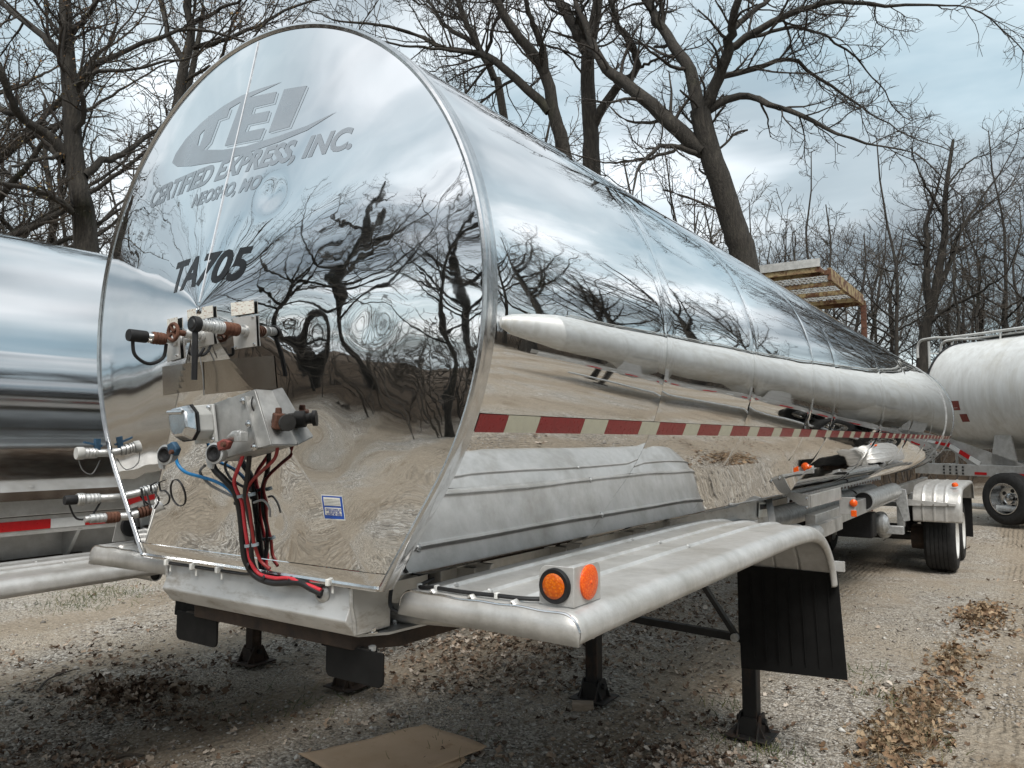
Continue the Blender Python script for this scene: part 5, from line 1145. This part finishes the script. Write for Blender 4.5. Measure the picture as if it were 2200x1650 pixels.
# ------------------------------------------------------------------ loose stones, leaf litter, weeds
def scatter(n, rng, tmin=3.2, tmax=15, near_bias=1.0):
    """points over the yard in and around the view, denser close by"""
    u = rng.uniform(-250, 2450, n); k = rng.uniform(0, 1, n) ** near_bias; inv = 1 / tmin + (1 / tmax - 1 / tmin) * k
    t = 1 / inv; out = np.empty((n, 2)); ang = np.arctan((u - 1100) / FPX) - 0; out[:, 0] = CAM[0] + t * (np.sin(YAW) + np.cos(YAW) * (u - 1100) / FPX); out[:, 1] = CAM[1] + t * (np.cos(YAW) - np.sin(YAW) * (u - 1100) / FPX); return out
def vnoise(p, s, seed):
    rs = np.random.default_rng(seed); ph = rs.uniform(0, 6.28, (6, 2)); k = rs.normal(0, 1, (6, 2)) * s; o = 0
    for i in range(6): o = o + np.sin(p[:, 0] * k[i, 0] + p[:, 1] * k[i, 1] + ph[i, 0])
    return o / 6
def stones():
    rng = np.random.default_rng(31); p = scatter(80000, rng, 3.3, 11); keep = vnoise(p, 1.6, 4) + rng.normal(0, .35, len(p)) > -.05; p = p[keep]; N = len(p)
    s = rng.uniform(.006, .016, N) * (1 + 1.2 * (rng.uniform(0, 1, N) > .95)); base = np.array([[1, 0, 0], [0, 1, 0], [-1, 0, 0], [0, -1, 0], [0, 0, .8], [0, 0, -.6]], float)
    v = base[None] * rng.uniform(.6, 1.3, (N, 6, 1)) * s[:, None, None] * np.stack([rng.uniform(.8, 1.5, N), rng.uniform(.7, 1.1, N), rng.uniform(.5, 1, N)], 1)[:, None]
    a = rng.uniform(0, 6.28, N); c, q = np.cos(a)[:, None], np.sin(a)[:, None]; v = np.stack([v[..., 0] * c - v[..., 1] * q, v[..., 0] * q + v[..., 1] * c, v[..., 2]], -1); v[..., 0] += p[:, None, 0]; v[..., 1] += p[:, None, 1]; v[..., 2] += (gh(p[:, 0], p[:, 1]) + s * .15)[:, None]
    f = np.array([[0, 1, 4], [1, 2, 4], [2, 3, 4], [3, 0, 4], [1, 0, 5], [2, 1, 5], [3, 2, 5], [0, 3, 5]]); F = (f[None] + (np.arange(N) * 6)[:, None, None]).reshape(-1, 3)
    o = mesh_np("gravel", v.reshape(-1, 3), F, "stone", None, np.repeat(rng.beta(2, 2, N), 8), False); tag(o, "loose crushed gravel over the yard", "gravel", kind="stuff")
stones()
def leaves():
    rng = np.random.default_rng(33); p = scatter(70000, rng, 3.4, 20)
    d = vnoise(p, 1.3, 8) + .7 * vnoise(p, 3.5, 9) + .55 * np.exp(-((p[:, 0] + 1.6) / 1.5) ** 2) + .5 * np.exp(-((p[:, 0] + 3.9) / .8) ** 2) * (p[:, 1] > .5)
    keep = d + rng.normal(0, .30, len(p)) > .70; p = p[keep][:13000]; N = len(p); pos = np.stack([p[:, 0], p[:, 1], gh(p[:, 0], p[:, 1]) + rng.uniform(.004, .022, N)], 1)
    v, f, t = cards(rng, pos, .022, .07, True, .5); o = mesh_np("leaf_litter", v, f, "leaf", None, t, False); tag(o, "dry brown and grey fallen leaves over the gravel", "leaf litter", kind="stuff")
leaves()
def pile(name, label, blobs, n, seed, mat, smin, smax, hgt=.07):
    rng = np.random.default_rng(seed); P = []
    for (x, y, sx, sy, ang, w) in blobs:
        k = int(n * w); q = rng.normal(0, 1, (k, 2)) * (sx, sy); c, s = math.cos(ang), math.sin(ang); xx = x + q[:, 0] * c - q[:, 1] * s; yy = y + q[:, 0] * s + q[:, 1] * c
        z = gh(xx, yy) + .008 + rng.uniform(0, 1, k) * hgt * np.exp(-(q[:, 0] / sx) ** 2 * .5 - (q[:, 1] / sy) ** 2 * .5); P.append(np.stack([xx, yy, z], 1))
    P = np.concatenate(P); v, f, t = cards(rng, P, smin, smax, True, .7); o = mesh_np(name, v, f, mat, None, t, False); tag(o, label, "leaf pile", kind="stuff"); return o
b0 = at(1990, 1520, z=0); b1 = at(2050, 1420, z=0); b2 = at(1930, 1600, z=0); axis_a = math.atan2(b1[1] - b2[1], b1[0] - b2[0])
pile("leaf_pile", "long drift of curled tan leaves on the gravel at lower right", [(b0[0], b0[1], .60, .13, axis_a, .45), (b1[0], b1[1], .45, .14, axis_a, .2), (b2[0], b2[1], .38, .15, axis_a, .35)], 680, 41, "leaf_pile", .03, .085)
c0 = at(2110, 1325, z=0); pile("leaf_pile", "smaller drift of tan leaves farther along the gravel lane", [(c0[0], c0[1], .5, .16, axis_a, 1)], 420, 42, "leaf_pile", .03, .08)
d0 = at(235, 1490, z=0); d1 = at(330, 1475, z=0); pile("leaf_pile", "dark heap of wet leaves on the ground at lower left", [(d0[0], d0[1], .25, .10, .4, .6), (d1[0], d1[1], .3, .08, .3, .4)], 300, 43, "leaf", .05, .10)
def straw():
    rng = np.random.default_rng(51); P, D, Ln = [], [], []
    for (p, n, s) in ((b0, 520, .45), (b1, 300, .35), (b2, 460, .35), (c0, 320, .45)):
        q = rng.normal(0, 1, (n, 2)) * (s, .12); c, k = math.cos(axis_a), math.sin(axis_a); x = p[0] + q[:, 0] * c - q[:, 1] * k; y = p[1] + q[:, 0] * k + q[:, 1] * c
        P.append(np.stack([x, y, gh(x, y) + .01], 1)); D.append(np.stack([rng.normal(0, 1, n), rng.normal(0, 1, n), rng.uniform(.05, .8, n)], 1)); Ln.append(rng.uniform(.06, .22, n))
    P, D, Ln = np.concatenate(P), np.concatenate(D), np.concatenate(Ln); a, ra = grow(rng, P, D, Ln, np.full(len(P), .0018), np.full(len(P), .0008), 5, .25, -.10)
    v, f = tubes(a, ra, 3); o = mesh_np("dry_grass", v, f, "straw", None, np.repeat(rng.uniform(0, 1, len(P)), 4 * 3)); tag(o, "dry straw-coloured grass blades among the leaf drifts", "dry grass", kind="stuff")
straw()
def weeds():
    rng = np.random.default_rng(52); P = []
    for (u, v, n, s) in ((2050, 1060, 0, .1), (1660, 1610, 50, .10), (1900, 1500, 40, .10), (1560, 1600, 30, .12), (230, 1275, 260, .35), (170, 1300, 120, .25), (1840, 1440, 40, .15), (650, 1515, 60, .25), (960, 1600, 40, .2), (2010, 1600, 30, .1), (1560, 1510, 24, .1)):
        c = at(u, v, z=0); q = c[:2] + rng.normal(0, s, (n, 2)); P.append(q)
    p = np.concatenate(P); N = len(p); b = np.stack([p[:, 0], p[:, 1], gh(p[:, 0], p[:, 1])], 1); D = np.stack([rng.normal(0, .6, N), rng.normal(0, .6, N), np.ones(N)], 1)
    a, ra = grow(rng, b, D, rng.uniform(.03, .10, N), np.full(N, .0035), np.full(N, .001), 4, .2, -.05); v, f = tubes(a, ra, 3); o = mesh_np("weeds", v, f, "weed", None, np.repeat(rng.uniform(0, 1, N), 9)); tag(o, "small green weeds sprouting through the gravel", "weeds", kind="stuff")
weeds()
def sticks():
    rng = np.random.default_rng(53)
    for (px, lab) in (([(80, 1485), (100, 1462), (130, 1448), (155, 1440)], "bent grey fallen stick on the ground at lower left"), ([(248, 1627), (280, 1621), (310, 1622)], "thin fallen stick near the bottom edge, left of the cardboard")):
        pts = [at(u, v, z=.012) for u, v in px]; m = MB(); m.tube(smooth_path(pts, 12), np.linspace(.010, .005, 12), 6); o = m.build("fallen_stick", "twig_far"); tag(o, lab, "stick")
sticks()
